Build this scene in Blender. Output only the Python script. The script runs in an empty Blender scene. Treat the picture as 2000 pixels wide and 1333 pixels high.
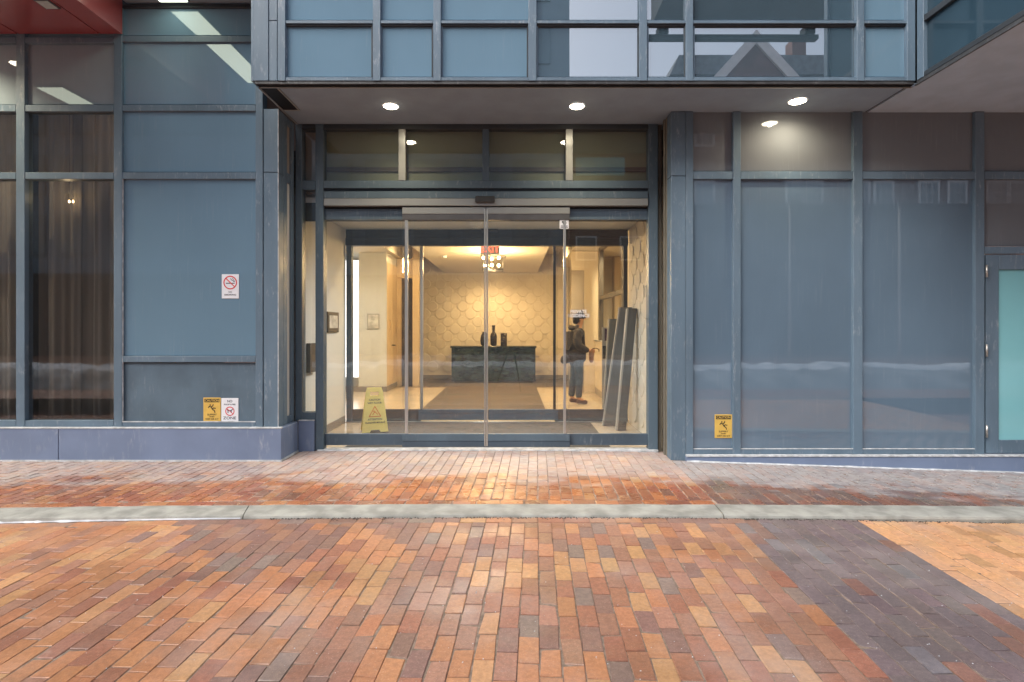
import bpy, bmesh, math, random
from mathutils import Vector, Matrix, noise as mnoise

random.seed(7)
SC = bpy.context.scene
COL = SC.collection
R = math.radians

# ------------------------------------------------------------------ camera, sky, sun, exposure
F = 1050.0          # focal length in pixels of the 2000 px wide photograph
HZ = 640.0          # horizon row
CZ = 1.5            # lens height
cam = bpy.data.cameras.new('camera')
cam.sensor_width = 36.0
cam.lens = F / 2000.0 * 36.0
cam.shift_y = -(666.5 - HZ) / 2000.0
cam.clip_start = 0.05
cam.clip_end = 600.0
camo = bpy.data.objects.new('camera', cam)
COL.objects.link(camo)
camo.location = (0, 0, CZ)
camo.rotation_euler = (R(90), 0, 0)
SC.camera = camo

SUN_EL = 46.0
w = bpy.data.worlds.new('World')
SC.world = w
w.use_nodes = True
nt = w.node_tree
bg = nt.nodes['Background']
sky = nt.nodes.new('ShaderNodeTexSky')
sky.sky_type = 'NISHITA'
sky.sun_disc = False
sky.sun_elevation = R(SUN_EL)
sky.sun_rotation = R(222)
sky.air_density = 1.0
sky.dust_density = 3.0
hs = nt.nodes.new('ShaderNodeHueSaturation')
hs.inputs['Saturation'].default_value = 0.60
nt.links.new(sky.outputs[0], hs.inputs['Color'])
nt.links.new(hs.outputs[0], bg.inputs['Color'])
bg.inputs['Strength'].default_value = 0.15

sun = bpy.data.lights.new('sun', 'SUN')
sun.energy = 1.3
sun.angle = R(50)
sun.color = (1.0, 0.96, 0.9)
suno = bpy.data.objects.new('sun', sun)
COL.objects.link(suno)
suno.rotation_euler = (R(90 - SUN_EL), 0, R(-42))
suno.location = (-8, -10, 30)

SC.view_settings.view_transform = 'Standard'
SC.view_settings.look = 'None'
SC.view_settings.exposure = 1.2
SC.view_settings.gamma = 1.0
SC.view_settings.use_curve_mapping = False
SC.render.engine = 'CYCLES'
cy = SC.cycles
cy.use_denoising = True
try:
    cy.denoiser = 'OPENIMAGEDENOISE'
except Exception:
    pass
cy.max_bounces = 10
cy.diffuse_bounces = 5
cy.glossy_bounces = 4
cy.transparent_max_bounces = 32
cy.caustics_reflective = False
cy.caustics_refractive = False
cy.sample_clamp_indirect = 6.0

# ------------------------------------------------------------------ helpers
WL = {}


def PX(px, d):
    return (px - 1000.0) / F * d


def PZ(py, d):
    return CZ - (py - HZ) / F * d


def wl(o):
    return WL.get(o.name, Vector((0, 0, 0))) if o is not None else Vector((0, 0, 0))


def tag(o, label=None, cat=None, group=None, kind=None):
    if label:
        o['label'] = label
    if cat:
        o['category'] = cat
    if group:
        o['group'] = group
    if kind:
        o['kind'] = kind
    return o


def empty(name, loc, label=None, cat=None, group=None, kind=None):
    o = bpy.data.objects.new(name, None)
    COL.objects.link(o)
    o.location = loc
    o.empty_display_size = 0.1
    WL[o.name] = Vector(loc)
    return tag(o, label, cat, group, kind)


def link(name, me, mat, parent, org):
    o = bpy.data.objects.new(name, me)
    COL.objects.link(o)
    if mat is not None and not me.materials:
        me.materials.append(mat)
    if parent is not None:
        o.parent = parent
    o.location = Vector(org) - wl(parent)
    WL[o.name] = Vector(org)
    return o


def mesh_obj(name, verts, faces, mat, parent=None, smooth=False, recalc=True):
    vs = [Vector(v) for v in verts]
    lo = Vector((min(v[i] for v in vs) for i in range(3)))
    hi = Vector((max(v[i] for v in vs) for i in range(3)))
    org = Vector(((lo.x + hi.x) / 2, (lo.y + hi.y) / 2, lo.z))
    me = bpy.data.meshes.new(name)
    me.from_pydata([v - org for v in vs], [], faces)
    if recalc:
        bm = bmesh.new()
        bm.from_mesh(me)
        bmesh.ops.recalc_face_normals(bm, faces=bm.faces)
        bm.to_mesh(me)
        bm.free()
    if smooth:
        for p in me.polygons:
            p.use_smooth = True
    me.update()
    return link(name, me, mat, parent, org)


def cbox_data(x0, x1, y0, y1, z0, z1, c):
    """chamfered box"""
    lo, hi = (x0, y0, z0), (x1, y1, z1)
    c = min(c, (x1 - x0) * .45, (y1 - y0) * .45, (z1 - z0) * .45)
    V, idx = [], {}
    for sx in (0, 1):
        for sy in (0, 1):
            for sz in (0, 1):
                s = (sx, sy, sz)
                for a in range(3):
                    p = []
                    for k in range(3):
                        e = hi[k] if s[k] else lo[k]
                        if k != a:
                            e += -c if s[k] else c
                        p.append(e)
                    idx[(s, a)] = len(V)
                    V.append(p)
    Fc = []
    for a in range(3):
        b, d = [k for k in range(3) if k != a]
        for s in (0, 1):
            def cor(sb, sd):
                t = [0, 0, 0]
                t[a], t[b], t[d] = s, sb, sd
                return idx[(tuple(t), a)]
            Fc.append([cor(0, 0), cor(1, 0), cor(1, 1), cor(0, 1)])
    for a, b, d in ((0, 1, 2), (0, 2, 1), (1, 2, 0)):
        for sa in (0, 1):
            for sb in (0, 1):
                def cc(sd, ax):
                    t = [0, 0, 0]
                    t[a], t[b], t[d] = sa, sb, sd
                    return idx[(tuple(t), ax)]
                Fc.append([cc(0, a), cc(0, b), cc(1, b), cc(1, a)])
    for sx in (0, 1):
        for sy in (0, 1):
            for sz in (0, 1):
                s = (sx, sy, sz)
                Fc.append([idx[(s, 0)], idx[(s, 1)], idx[(s, 2)]])
    return V, Fc


def box(name, x0, x1, y0, y1, z0, z1, mat, parent=None, c=0.003):
    V, Fc = cbox_data(min(x0, x1), max(x0, x1), min(y0, y1), max(y0, y1), min(z0, z1), max(z0, z1), c)
    return mesh_obj(name, V, Fc, mat, parent)


def multi_box(name, boxes, mat, parent=None, c=0.002):
    V, Fc = [], []
    for b in boxes:
        v, f = cbox_data(*b, c)
        n = len(V)
        V += v
        Fc += [[i + n for i in q] for q in f]
    return mesh_obj(name, V, Fc, mat, parent)


def pbox(name, pa, pb, qa, qb, d, t, mat, parent=None, c=0.003):
    """box whose front face lies in the plane y=d and spans photograph columns pa..pb, rows qa..qb there"""
    return box(name, PX(pa, d), PX(pb, d), d, d + t, PZ(qb, d), PZ(qa, d), mat, parent, c)


def tube_data(pts, r, n=8, cap=True):
    V, Fc = [], []
    pts = [Vector(p) for p in pts]
    rs = r if isinstance(r, (list, tuple)) else [r] * len(pts)
    up0 = Vector((0, 0, 1))
    for i, p in enumerate(pts):
        a = pts[max(i - 1, 0)]
        b = pts[min(i + 1, len(pts) - 1)]
        t = (b - a).normalized()
        up = up0 if abs(t.dot(up0)) < .95 else Vector((1, 0, 0))
        u = t.cross(up).normalized()
        v = t.cross(u).normalized()
        for k in range(n):
            an = 2 * math.pi * k / n
            V.append(p + (u * math.cos(an) + v * math.sin(an)) * rs[i])
    for i in range(len(pts) - 1):
        for k in range(n):
            Fc.append([i * n + k, i * n + (k + 1) % n, (i + 1) * n + (k + 1) % n, (i + 1) * n + k])
    if cap:
        Fc.append(list(range(n)))
        Fc.append([(len(pts) - 1) * n + k for k in range(n)])
    return V, Fc


def tube(name, pts, r, mat, parent=None, n=8, smooth=True):
    V, Fc = tube_data(pts, r, n)
    return mesh_obj(name, V, Fc, mat, parent, smooth)


def lathe(name, prof, cx, cyy, mat, parent=None, n=24, smooth=True):
    V, Fc = [], []
    for (r, z) in prof:
        for k in range(n):
            an = 2 * math.pi * k / n
            V.append((cx + r * math.cos(an), cyy + r * math.sin(an), z))
    for i in range(len(prof) - 1):
        for k in range(n):
            Fc.append([i * n + k, i * n + (k + 1) % n, (i + 1) * n + (k + 1) % n, (i + 1) * n + k])
    Fc.append(list(range(n)))
    Fc.append([(len(prof) - 1) * n + k for k in range(n)])
    return mesh_obj(name, V, Fc, mat, parent, smooth)


def prism(name, poly, y0, y1, mat, parent=None, xf=None):
    """polygon of (x, z) points pushed from y0 to y1"""
    n = len(poly)
    V = [(x, y0, z) for x, z in poly] + [(x, y1, z) for x, z in poly]
    Fc = [list(range(n)), [n + i for i in range(n)]]
    for i in range(n):
        j = (i + 1) % n
        Fc.append([i, j, n + j, n + i])
    if xf:
        V = [xf @ Vector(v) for v in V]
    return mesh_obj(name, V, Fc, mat, parent)


def text_data(body, size, align='CENTER', bold=0.0):
    cu = bpy.data.curves.new('lettering', 'FONT')
    cu.body = body
    cu.size = size
    cu.align_x = align
    cu.align_y = 'CENTER'
    cu.offset = bold
    cu.resolution_u = 3
    o = bpy.data.objects.new('lettering_tmp', cu)
    COL.objects.link(o)
    dg = bpy.context.evaluated_depsgraph_get()
    me = bpy.data.meshes.new_from_object(o.evaluated_get(dg))
    V = [tuple(v.co) for v in me.vertices]
    Fc = [list(p.vertices) for p in me.polygons]
    bpy.data.objects.remove(o)
    bpy.data.curves.remove(cu)
    bpy.data.meshes.remove(me)
    return V, Fc


def text(name, body, size, x, y, z, mat, parent=None, bold=0.0, sx=1.0, xf=None):
    V, Fc = text_data(body, size, bold=bold)
    vv = [Vector((v[0] * sx + x, y, v[1] + z)) for v in V]
    if xf:
        vv = [xf @ v for v in vv]
    return mesh_obj(name, vv, Fc, mat, parent, recalc=False)


def stroke_data(pts, wd, y, closed=False):
    V, Fc = [], []
    P = [Vector((p[0], p[1])) for p in pts]
    n = len(P)
    segs = n if closed else n - 1
    for i in range(segs):
        a, b = P[i], P[(i + 1) % n]
        t = (b - a)
        if t.length < 1e-9:
            continue
        t.normalize()
        nn = Vector((-t.y, t.x)) * wd / 2
        e = t * wd * .3
        k = len(V)
        yy = y - .00005 * (i % 3)
        for q in (a - e + nn, a - e - nn, b + e - nn, b + e + nn):
            V.append((q.x, yy, q.y))
        Fc.append([k, k + 1, k + 2, k + 3])
    return V, Fc


def disc_pts(cx, cz, r, n=20):
    return [(cx + r * math.cos(2 * math.pi * i / n), cz + r * math.sin(2 * math.pi * i / n)) for i in range(n)]


def flat_mesh(name, parts, mat, parent=None, xf=None):
    V, Fc = [], []
    for v, f in parts:
        n = len(V)
        V += v
        Fc += [[i + n for i in q] for q in f]
    if xf:
        V = [xf @ Vector(v) for v in V]
    return mesh_obj(name, V, Fc, mat, parent, recalc=False)


# ------------------------------------------------------------------ materials
class NB:
    def __init__(self, name):
        self.m = bpy.data.materials.new(name)
        self.m.use_nodes = True
        self.t = self.m.node_tree
        self.b = self.t.nodes['Principled BSDF']

    def n(self, typ, **kw):
        o = self.t.nodes.new(typ)
        for k, v in kw.items():
            setattr(o, k, v)
        return o

    def l(self, a, b):
        self.t.links.new(a, b)

    def noise(self, vec, scale, detail=3, rough=.55):
        o = self.n('ShaderNodeTexNoise')
        o.inputs['Scale'].default_value = scale
        o.inputs['Detail'].default_value = detail
        o.inputs['Roughness'].default_value = rough
        if vec is not None:
            self.l(vec, o.inputs['Vector'])
        return o.outputs['Fac']

    def ramp(self, fac, a, b, lo=0., hi=1.):
        o = self.n('ShaderNodeMapRange', interpolation_type='SMOOTHSTEP')
        o.inputs[1].default_value = a
        o.inputs[2].default_value = b
        o.inputs[3].default_value = lo
        o.inputs[4].default_value = hi
        self.l(fac, o.inputs[0])
        return o.outputs[0]

    def math(self, op, a, b=None):
        o = self.n('ShaderNodeMath', operation=op)
        for i, x in enumerate((a, b)):
            if x is None:
                continue
            if isinstance(x, (int, float)):
                o.inputs[i].default_value = x
            else:
                self.l(x, o.inputs[i])
        return o.outputs[0]

    def mix(self, fac, a, b, mode='MIX'):
        o = self.n('ShaderNodeMix', data_type='RGBA', blend_type=mode)
        for i, x in ((0, fac), (6, a), (7, b)):
            if isinstance(x, (int, float)):
                o.inputs[i].default_value = x
            elif isinstance(x, tuple):
                o.inputs[i].default_value = (*x, 1) if len(x) == 3 else x
            else:
                self.l(x, o.inputs[i])
        return o.outputs[2]

    def pos(self, sx=1, sy=1, sz=1):
        g = self.n('ShaderNodeNewGeometry')
        mp = self.n('ShaderNodeMapping')
        mp.inputs['Scale'].default_value = (sx, sy, sz)
        self.l(g.outputs['Position'], mp.inputs['Vector'])
        return mp.outputs[0]

    def bump(self, h, strength, dist=.01):
        o = self.n('ShaderNodeBump')
        o.inputs['Strength'].default_value = strength
        o.inputs['Distance'].default_value = dist
        self.l(h, o.inputs['Height'])
        self.l(o.outputs[0], self.b.inputs['Normal'])
        return o


def mat(name, col, rough=.5, ior=1.5, metal=0., var=.12, vscale=3.0, stretch=(1, 1, 1), bump=0., bscale=80., wear=0., wearcol=(.5, .52, .54), wscale=14., rvar=.0, wave=0., wst=.25):
    q = NB(name)
    q.b.inputs['Roughness'].default_value = rough
    q.b.inputs['IOR'].default_value = ior
    q.b.inputs['Metallic'].default_value = metal
    c = (*col, 1)
    v1 = q.noise(q.pos(*stretch), vscale, 4)
    f = q.ramp(v1, .3, .7)
    a = tuple(min(1, x * (1 - var)) for x in col)
    b = tuple(min(1, x * (1 + var)) for x in col)
    colr = q.mix(f, a, b)
    if wear > 0:
        n1 = q.noise(q.pos(1, 1, wst), wscale, 6, .7)
        n2 = q.noise(q.pos(), 2.3, 2)
        m = q.math('MULTIPLY', q.ramp(n1, .52, .8), q.ramp(n2, .35, .7))
        m = q.math('MULTIPLY', m, wear)
        colr = q.mix(m, colr, wearcol)
    q.l(colr, q.b.inputs['Base Color'])
    if rvar:
        q.l(q.ramp(q.noise(q.pos(), 5., 4), .3, .7, max(0, rough - rvar), rough + rvar), q.b.inputs['Roughness'])
    if bump:
        q.bump(q.noise(q.pos(), bscale, 4), bump, .004)
    elif wave:
        q.bump(q.noise(q.pos(1, 1, .6), 1.6, 1), wave, .02)
    return q.m


def emit(name, col, strength):
    m = bpy.data.materials.new(name)
    m.use_nodes = True
    b = m.node_tree.nodes['Principled BSDF']
    b.inputs['Base Color'].default_value = (*col, 1)
    b.inputs['Emission Color'].default_value = (*col, 1)
    b.inputs['Emission Strength'].default_value = strength
    return m


def glass(name, tint=(.97, .98, .98), f0=1.5, gain=1.0, dirt=0.02, wave=.0):
    """thin pane: clear transmission plus a fresnel mirror"""
    m = bpy.data.materials.new(name)
    m.use_nodes = True
    t = m.node_tree
    for n in list(t.nodes):
        if n.type != 'OUTPUT_MATERIAL':
            t.nodes.remove(n)
    out = [n for n in t.nodes if n.type == 'OUTPUT_MATERIAL'][0]
    tr = t.nodes.new('ShaderNodeBsdfTransparent')
    tr.inputs[0].default_value = (*tint, 1)
    gl = t.nodes.new('ShaderNodeBsdfGlossy')
    gl.inputs['Roughness'].default_value = 0.0
    df = t.nodes.new('ShaderNodeBsdfDiffuse')
    df.inputs[0].default_value = (.6, .62, .62, 1)
    fr = t.nodes.new('ShaderNodeFresnel')
    gb = t.nodes.new('ShaderNodeNewGeometry')
    mr = t.nodes.new('ShaderNodeMapRange')
    mr.inputs[3].default_value = f0
    mr.inputs[4].default_value = 1.0 / f0
    t.links.new(gb.outputs['Backfacing'], mr.inputs[0])
    t.links.new(mr.outputs[0], fr.inputs[0])
    ml = t.nodes.new('ShaderNodeMath')
    ml.operation = 'MULTIPLY'
    ml.inputs[1].default_value = gain
    ml.use_clamp = True
    t.links.new(fr.outputs[0], ml.inputs[0])
    if wave:
        g = t.nodes.new('ShaderNodeNewGeometry')
        nz = t.nodes.new('ShaderNodeTexNoise')
        nz.inputs['Scale'].default_value = 1.3
        nz.inputs['Detail'].default_value = 1
        t.links.new(g.outputs['Position'], nz.inputs['Vector'])
        bp = t.nodes.new('ShaderNodeBump')
        bp.inputs['Strength'].default_value = wave
        bp.inputs['Distance'].default_value = .01
        t.links.new(nz.outputs['Fac'], bp.inputs['Height'])
        t.links.new(bp.outputs[0], gl.inputs['Normal'])
    m1 = t.nodes.new('ShaderNodeMixShader')
    t.links.new(ml.outputs[0], m1.inputs[0])
    t.links.new(tr.outputs[0], m1.inputs[1])
    t.links.new(gl.outputs[0], m1.inputs[2])
    m2 = t.nodes.new('ShaderNodeMixShader')
    m2.inputs[0].default_value = dirt
    t.links.new(m1.outputs[0], m2.inputs[1])
    t.links.new(df.outputs[0], m2.inputs[2])
    t.links.new(m2.outputs[0], out.inputs[0])
    return m


M = {}
M['frame'] = mat('frame_paint', (.116, .172, .228), .45, 1.45, 0, .14, 2.0, (1, 1, .3), wear=.75, wscale=30., rvar=.1, bump=.05, bscale=200)
M['frame_dark'] = mat('frame_dark', (.035, .042, .05), .4, 1.45, 0, .15, 3)
M['panel'] = mat('spandrel_panel', (.150, .245, .330), .0, 1.8, 0, .05, .9, (1, 1, .6), wear=.20, wscale=34., wst=.05, wave=.006)
M['panel_up'] = mat('upper_panel', (.150, .250, .335), .0, 1.9, 0, .05, .9, (1, 1, .6), wear=.14, wscale=34., wst=.05, wave=.006)
M['panel_matte'] = mat('kick_panel', (.092, .138, .182), .5, 1.45, 0, .14, 2.2, wear=.25, wscale=26.)
M['panel_grey'] = mat('grey_panel', (.215, .270, .310), .0, 1.6, 0, .05, .9, wear=.22, wscale=34., wst=.05, wave=.02)
M['panel_shade'] = mat('shaded_panel', (.165, .180, .200), .0, 1.55, 0, .05, .9, wear=.22, wscale=34., wst=.05, wave=.006)  # panel grey with the soffit's shade put into its colour
M['panel_slate'] = mat('slate_panel', (.118, .176, .240), .0, 2.0, 0, .06, .9, (1, 1, .6), wear=.13, wscale=34., wst=.04, wave=.005)
M['vision'] = mat('vision_glass', (.060, .098, .128), .0, 3.2, 0, .05, .9, wear=.05, wscale=34., wst=.05, wave=.008)
M['wing_glass'] = mat('wing_glass', (.030, .060, .085), .05, 1.6, 0, .1, 1.0, wave=.04)
M['base'] = mat('base_cladding', (.165, .215, .325), .5, 1.45, 0, .10, 1.6, wear=.6, wscale=20.)
M['chalk'] = mat('salt_sealant', (.46, .48, .50), .8, 1.4, 0, .25, 14., bump=.3)
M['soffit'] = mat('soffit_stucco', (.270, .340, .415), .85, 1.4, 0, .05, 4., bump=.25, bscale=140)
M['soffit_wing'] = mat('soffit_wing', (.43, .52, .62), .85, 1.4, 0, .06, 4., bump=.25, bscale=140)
M['black'] = mat('black_void', (.008, .008, .009), .6, 1.4, 0, .2, 5)
M['drip'] = mat('drip_flashing', (.050, .052, .055), .5, 1.45, 0, .25, 8., wear=.5, wscale=30)
M['alu'] = mat('brushed_aluminium', (.52, .52, .50), .32, 1.45, .75, .1, 6, (1, 1, .05))
M['alu_warm'] = mat('header_aluminium', (.30, .31, .30), .33, 1.45, .35, .08, 3, (.2, 1, 1))
M['red'] = mat('red_canopy', (.30, .060, .060), .22, 2.1, 0, .06, 1.0)
M['glass'] = glass('door_glass', (.965, .975, .97), 1.5, 1.7, .012)
M['glass_in'] = glass('inner_glass', (.96, .97, .97), 1.5, .8, .006)
M['glass_dark'] = glass('curtain_glass', (.88, .88, .87), 1.5, 1.5, .008, .010)
M['olive'] = mat('olive_backing', (.205, .22, .145), .6, 1.5, 0, .08, 1)
M['white_wall'] = mat('white_wall', (.60, .60, .56), .7, 1.45, 0, .03, 1.0)
M['cream_wall'] = mat('cream_wall', (.62, .54, .41), .7, 1.45, 0, .03, 1.0)
M['tan_wall'] = mat('tan_wall', (.58, .46, .30), .6, 1.45, 0, .06, 1.0, (6, 6, .5))
M['taupe'] = mat('taupe_panel', (.36, .31, .25), .5, 1.45, 0, .05, 2)
M['tile'] = mat('relief_tile', (.62, .56, .46), .6, 1.45, 0, .04, 4)
M['ceil'] = mat('ceiling_white', (.66, .60, .48), .8, 1.45, 0, .02, 2)
M['skirt'] = mat('skirting_grey', (.20, .19, .18), .5, 1.45, 0, .05, 2)
M['floor'] = mat('floor_tile', (.50, .43, .33), .18, 1.5, 0, .06, 2.0)
M['rug'] = mat('rug_brown', (.085, .070, .058), .9, 1.4, 0, .2, 6, (.3, 8, 1), bump=.4, bscale=260)
M['far_carpet'] = mat('far_carpet', (.10, .085, .075), .9, 1.4, 0, .2, 6, bump=.4, bscale=260)
M['frame_mid'] = mat('door_frame_paint', (.085, .125, .162), .42, 1.45, 0, .12, 2.0, (1, 1, .3), wear=.5, wscale=30.)
M['rail'] = mat('rail_paint', (.060, .088, .118), .42, 1.45, 0, .12, 2.0, wear=.4, wscale=30.)
M['vmat'] = mat('entrance_mat', (.082, .080, .078), .9, 1.4, 0, .25, 7, (.5, 12, 1), bump=.5, bscale=260)
M['dark_header'] = mat('dark_header', (.022, .024, .022), .55, 1.45, 0, .4, 10, (.3, 1, 5), bump=.3, bscale=60)
M['desk'] = mat('green_marble', (.016, .028, .026), .12, 1.55, 0, .8, 7, (1, 1, 2.5))
M['dark_wood'] = mat('dark_door', (.040, .030, .022), .4, 1.45, 0, .15, 4)
M['rib'] = mat('return_ribs', (.17, .155, .125), .4, 1.45, .1, .1, 4)
M['bronze'] = mat('window_bronze', (.095, .082, .066), .4, 1.45, .2, .1, 4)
M['vase'] = mat('dark_vase', (.020, .015, .013), .2, 1.5, 0, .4, 20)
M['frost'] = mat('frosted_glass', (.23, .52, .57), .06, 1.55, 0, .04, .8, wave=.03)
M['hinge'] = mat('steel_hinge', (.45, .43, .40), .35, 1.45, .8, .15, 30)
M['white_paint'] = mat('sign_white', (.74, .76, .80), .45, 1.45, 0, .03, 8)
M['yellow_sign'] = mat('sign_yellow', (.66, .43, .10), .45, 1.45, 0, .06, 12)
M['yellow_plastic'] = mat('yellow_plastic', (.86, .70, .24), .45, 1.45, 0, .06, 5)
M['ink'] = mat('ink_black', (.02, .02, .02), .6, 1.4, 0, .1, 5)
M['ink_blue'] = mat('ink_navy', (.05, .06, .09), .6, 1.4, 0, .1, 5)
M['ink_red'] = mat('ink_red', (.62, .05, .06), .6, 1.4, 0, .1, 5)
M['ink_orange'] = mat('ink_orange', (.75, .20, .07), .6, 1.4, 0, .1, 5)
M['board'] = mat('grey_board', (.17, .17, .162), .5, 1.45, 0, .08, 3, (4, 4, .6))
M['board_edge'] = mat('pale_board_edge', (.36, .345, .315), .5, 1.45, 0, .05, 3)
M['board_dark'] = mat('dark_board', (.10, .10, .098), .5, 1.45, 0, .08, 3, (4, 4, .6))
def cloth(name, col):
    m = mat(name, col, .9, 1.4, 0, .05, 5, (5, 5, .3))
    t = m.node_tree
    b = t.nodes['Principled BSDF']
    o = [n for n in t.nodes if n.type == 'OUTPUT_MATERIAL'][0]
    tr = t.nodes.new('ShaderNodeBsdfTranslucent')
    t.links.new(b.inputs['Base Color'].links[0].from_socket, tr.inputs[0])
    mx = t.nodes.new('ShaderNodeMixShader')
    mx.inputs[0].default_value = .45
    t.links.new(b.outputs[0], mx.inputs[1])
    t.links.new(tr.outputs[0], mx.inputs[2])
    t.links.new(mx.outputs[0], o.inputs[0])
    return m


M['curtain'] = cloth('curtain_cloth', (.37, .325, .28))
M['curtain2'] = cloth('sheer_cloth', (.43, .385, .335))
M['room_dark'] = mat('dark_room', (.26, .21, .17), .8, 1.4, 0, .2, 2)
M['skin'] = mat('skin', (.55, .28, .14), .5, 1.45, 0, .05, 20)  # orange lobby light is put into this skin tone
M['jacket'] = mat('jacket_cloth', (.045, .036, .030), .8, 1.4, 0, .3, 14, bump=.4, bscale=60)
M['jeans'] = mat('jeans_cloth', (.050, .068, .090), .85, 1.4, 0, .25, 14, bump=.3, bscale=120)
M['hair'] = mat('dark_hair', (.018, .013, .010), .5, 1.4, 0, .4, 60)
M['shoe'] = mat('brown_leather', (.085, .040, .024), .5, 1.45, 0, .2, 14)
M['bag'] = mat('black_bag', (.028, .025, .023), .7, 1.4, 0, .3, 20, bump=.3, bscale=80)
M['pouch'] = mat('brown_fabric', (.22, .10, .035), .7, 1.4, 0, .2, 20)
M['art'] = mat('art_print', (.52, .50, .44), .5, 1.45, 0, .30, 7)
M['purple'] = mat('purple_print', (.06, .02, .05), .5, 1.45, 0, .1, 7)
M['sensor'] = mat('sensor_plastic', (.035, .034, .033), .4, 1.45, 0, .1, 9)
M['concrete'] = mat('kerb_concrete', (.275, .272, .245), .75, 1.4, 0, .24, 6, wear=.75, wearcol=(.16, .155, .13), wscale=16, bump=.35, bscale=120)
M['dirt'] = mat('dark_grain', (.06, .05, .042), .7, 1.4, 0, .4, 40)
M['snow_dirty'] = mat('grimy_snow', (.30, .32, .325), .8, 1.35, 0, .45, 1.6, bump=.6, bscale=10)
M['snow'] = mat('dirty_snow', (.66, .70, .74), .7, 1.35, 0, .2, 2.2, bump=.5, bscale=12)
M['lamp_warm'] = emit('lamp_lens', (1.0, .86, .62), 22.0)
M['lamp_canopy'] = emit('canopy_lens', (1.0, .86, .62), 14.0)
M['strip_lit'] = emit('strip_glow', (.90, 1.0, .80), 2.2)
M['bulb'] = emit('bulb_glow', (1.0, .66, .30), 30.0)
M['lobby_lamp'] = emit('lobby_lens', (1.0, .80, .50), 9.0)
M['exit_red'] = emit('exit_letters', (1.0, .10, .05), 1.6)
M['day_pane'] = emit('lit_window', (.95, .95, 1.0), 1.2)
M['dim_lens'] = mat('unlit_lens', (.50, .56, .55), .3, 1.5, 0, .1, 20)
M['metal_grey'] = mat('grey_metal', (.10, .10, .105), .4, 1.45, .3, .1, 6)
M['steel_dark'] = mat('black_metal', (.018, .018, .018), .4, 1.45, .2, .1, 6)
M['tower'] = mat('tower_cladding', (.24, .34, .42), .5, 1.45, 0, .1, .4)
M['tower_glass'] = mat('tower_glass', (.16, .24, .30), .1, 1.6, 0, .2, .4)
M['house_brick'] = mat('house_brick', (.20, .10, .085), .8, 1.4, 0, .2, 1.5)
M['house_trim'] = mat('house_trim', (.85, .87, .88), .6, 1.4, 0, .06, 2)
M['slate'] = mat('roof_slate', (.20, .22, .25), .7, 1.4, 0, .2, 3)
M['house_glass'] = mat('house_glass', (.10, .13, .16), .1, 1.6, 0, .3, 1)
M['hoarding'] = mat('dark_hoarding', (.050, .052, .056), .7, 1.4, 0, .2, 1)


def brick_mat(name, mode, salt=0.0, wet=0.0, rough=.55, damp=.75):
    """fired clay paver: the tint of each brick comes from the object (or a stored attribute)"""
    q = NB(name)
    if mode == 'object':
        src = q.n('ShaderNodeObjectInfo').outputs['Color']
    else:
        a = q.n('ShaderNodeAttribute')
        a.attribute_name = 'tint'
        src = a.outputs['Color']
    p = q.pos()
    n1 = q.noise(p, 40, 5, .65)
    c = q.mix(q.ramp(n1, .3, .72), q.mix(1., src, (.80, .78, .78), 'MULTIPLY'), q.mix(1., src, (1.14, 1.12, 1.10), 'MULTIPLY'))
    n2 = q.noise(q.pos(1, 1, 1), 170, 3, .6)
    c = q.mix(q.ramp(n2, .58, .72, 0, .42), c, (.55, .41, .31))
    n4 = q.noise(p, 120, 4, .7)
    c = q.mix(q.ramp(n4, .60, .74, 0, .45), c, (.12, .075, .06))
    n5 = q.noise(p, 9, 6, .75)
    c = q.mix(q.ramp(n5, .60, .72, 0, .35), c, (.40, .32, .27))
    n3 = q.noise(q.pos(.6, .6, 1), 2.2, 4, .6)
    c = q.mix(q.ramp(n3, .45, .75, 0, .42), c, (.34, .29, .27))
    dmp = q.ramp(q.noise(q.pos(.45, .8, 1), 1.5, 5, .6), .46, .60)
    c = q.mix(q.math('MULTIPLY', dmp, damp), c, q.mix(1., c, (.82, .80, .79), 'MULTIPLY'))
    rr = q.ramp(dmp, 0., 1., rough + .08, rough - .18)
    if wet or salt:
        g = q.n('ShaderNodeNewGeometry')
        sp = q.n('ShaderNodeSeparateXYZ')
        q.l(g.outputs['Position'], sp.inputs[0])
        nb = q.noise(q.pos(.55, 1.4, 1), 2.4, 5, .62)
        yy = q.math('ADD', sp.outputs[1], q.math('MULTIPLY', q.math('SUBTRACT', nb, .5), 1.9))
        # salt haze left on the drier strip along the wall; it comes further out to the right
        xx = q.ramp(sp.outputs[0], 1.5, 5.5, 0., .62)
        yy2 = q.math('ADD', yy, xx)
        sm = q.ramp(yy2, 5.02, 5.50)
        nf = q.noise(q.pos(2.2, 6, 1), 5., 6, .75)
        sm = q.math('MULTIPLY', sm, q.ramp(nf, .34, .62, .35, 1.))
        sm = q.math('MULTIPLY', sm, salt)
        wm = q.math('SUBTRACT', 1., q.ramp(yy2, 4.95, 5.25))
        dk = q.mix(1., c, (.95, .72, .54), 'MULTIPLY')
        c = q.mix(q.math('MULTIPLY', wm, .8), c, dk)
        c = q.mix(sm, c, (.43, .41, .405))
        rw = q.ramp(q.noise(q.pos(1, 1, 1), 7, 3), .3, .7, .20, .40)
        mx = q.n('ShaderNodeMix', data_type='FLOAT')
        q.l(wm, mx.inputs[0])
        q.l(rr, mx.inputs[2])
        q.l(rw, mx.inputs[3])
        rr = mx.outputs[0]
    q.l(c, q.b.inputs['Base Color'])
    q.l(rr, q.b.inputs['Roughness'])
    q.bump(q.math('ADD', q.noise(p, 90, 4, .6), q.math('MULTIPLY', q.noise(p, 14, 2), .8)), .38, .004)
    return q.m


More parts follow.
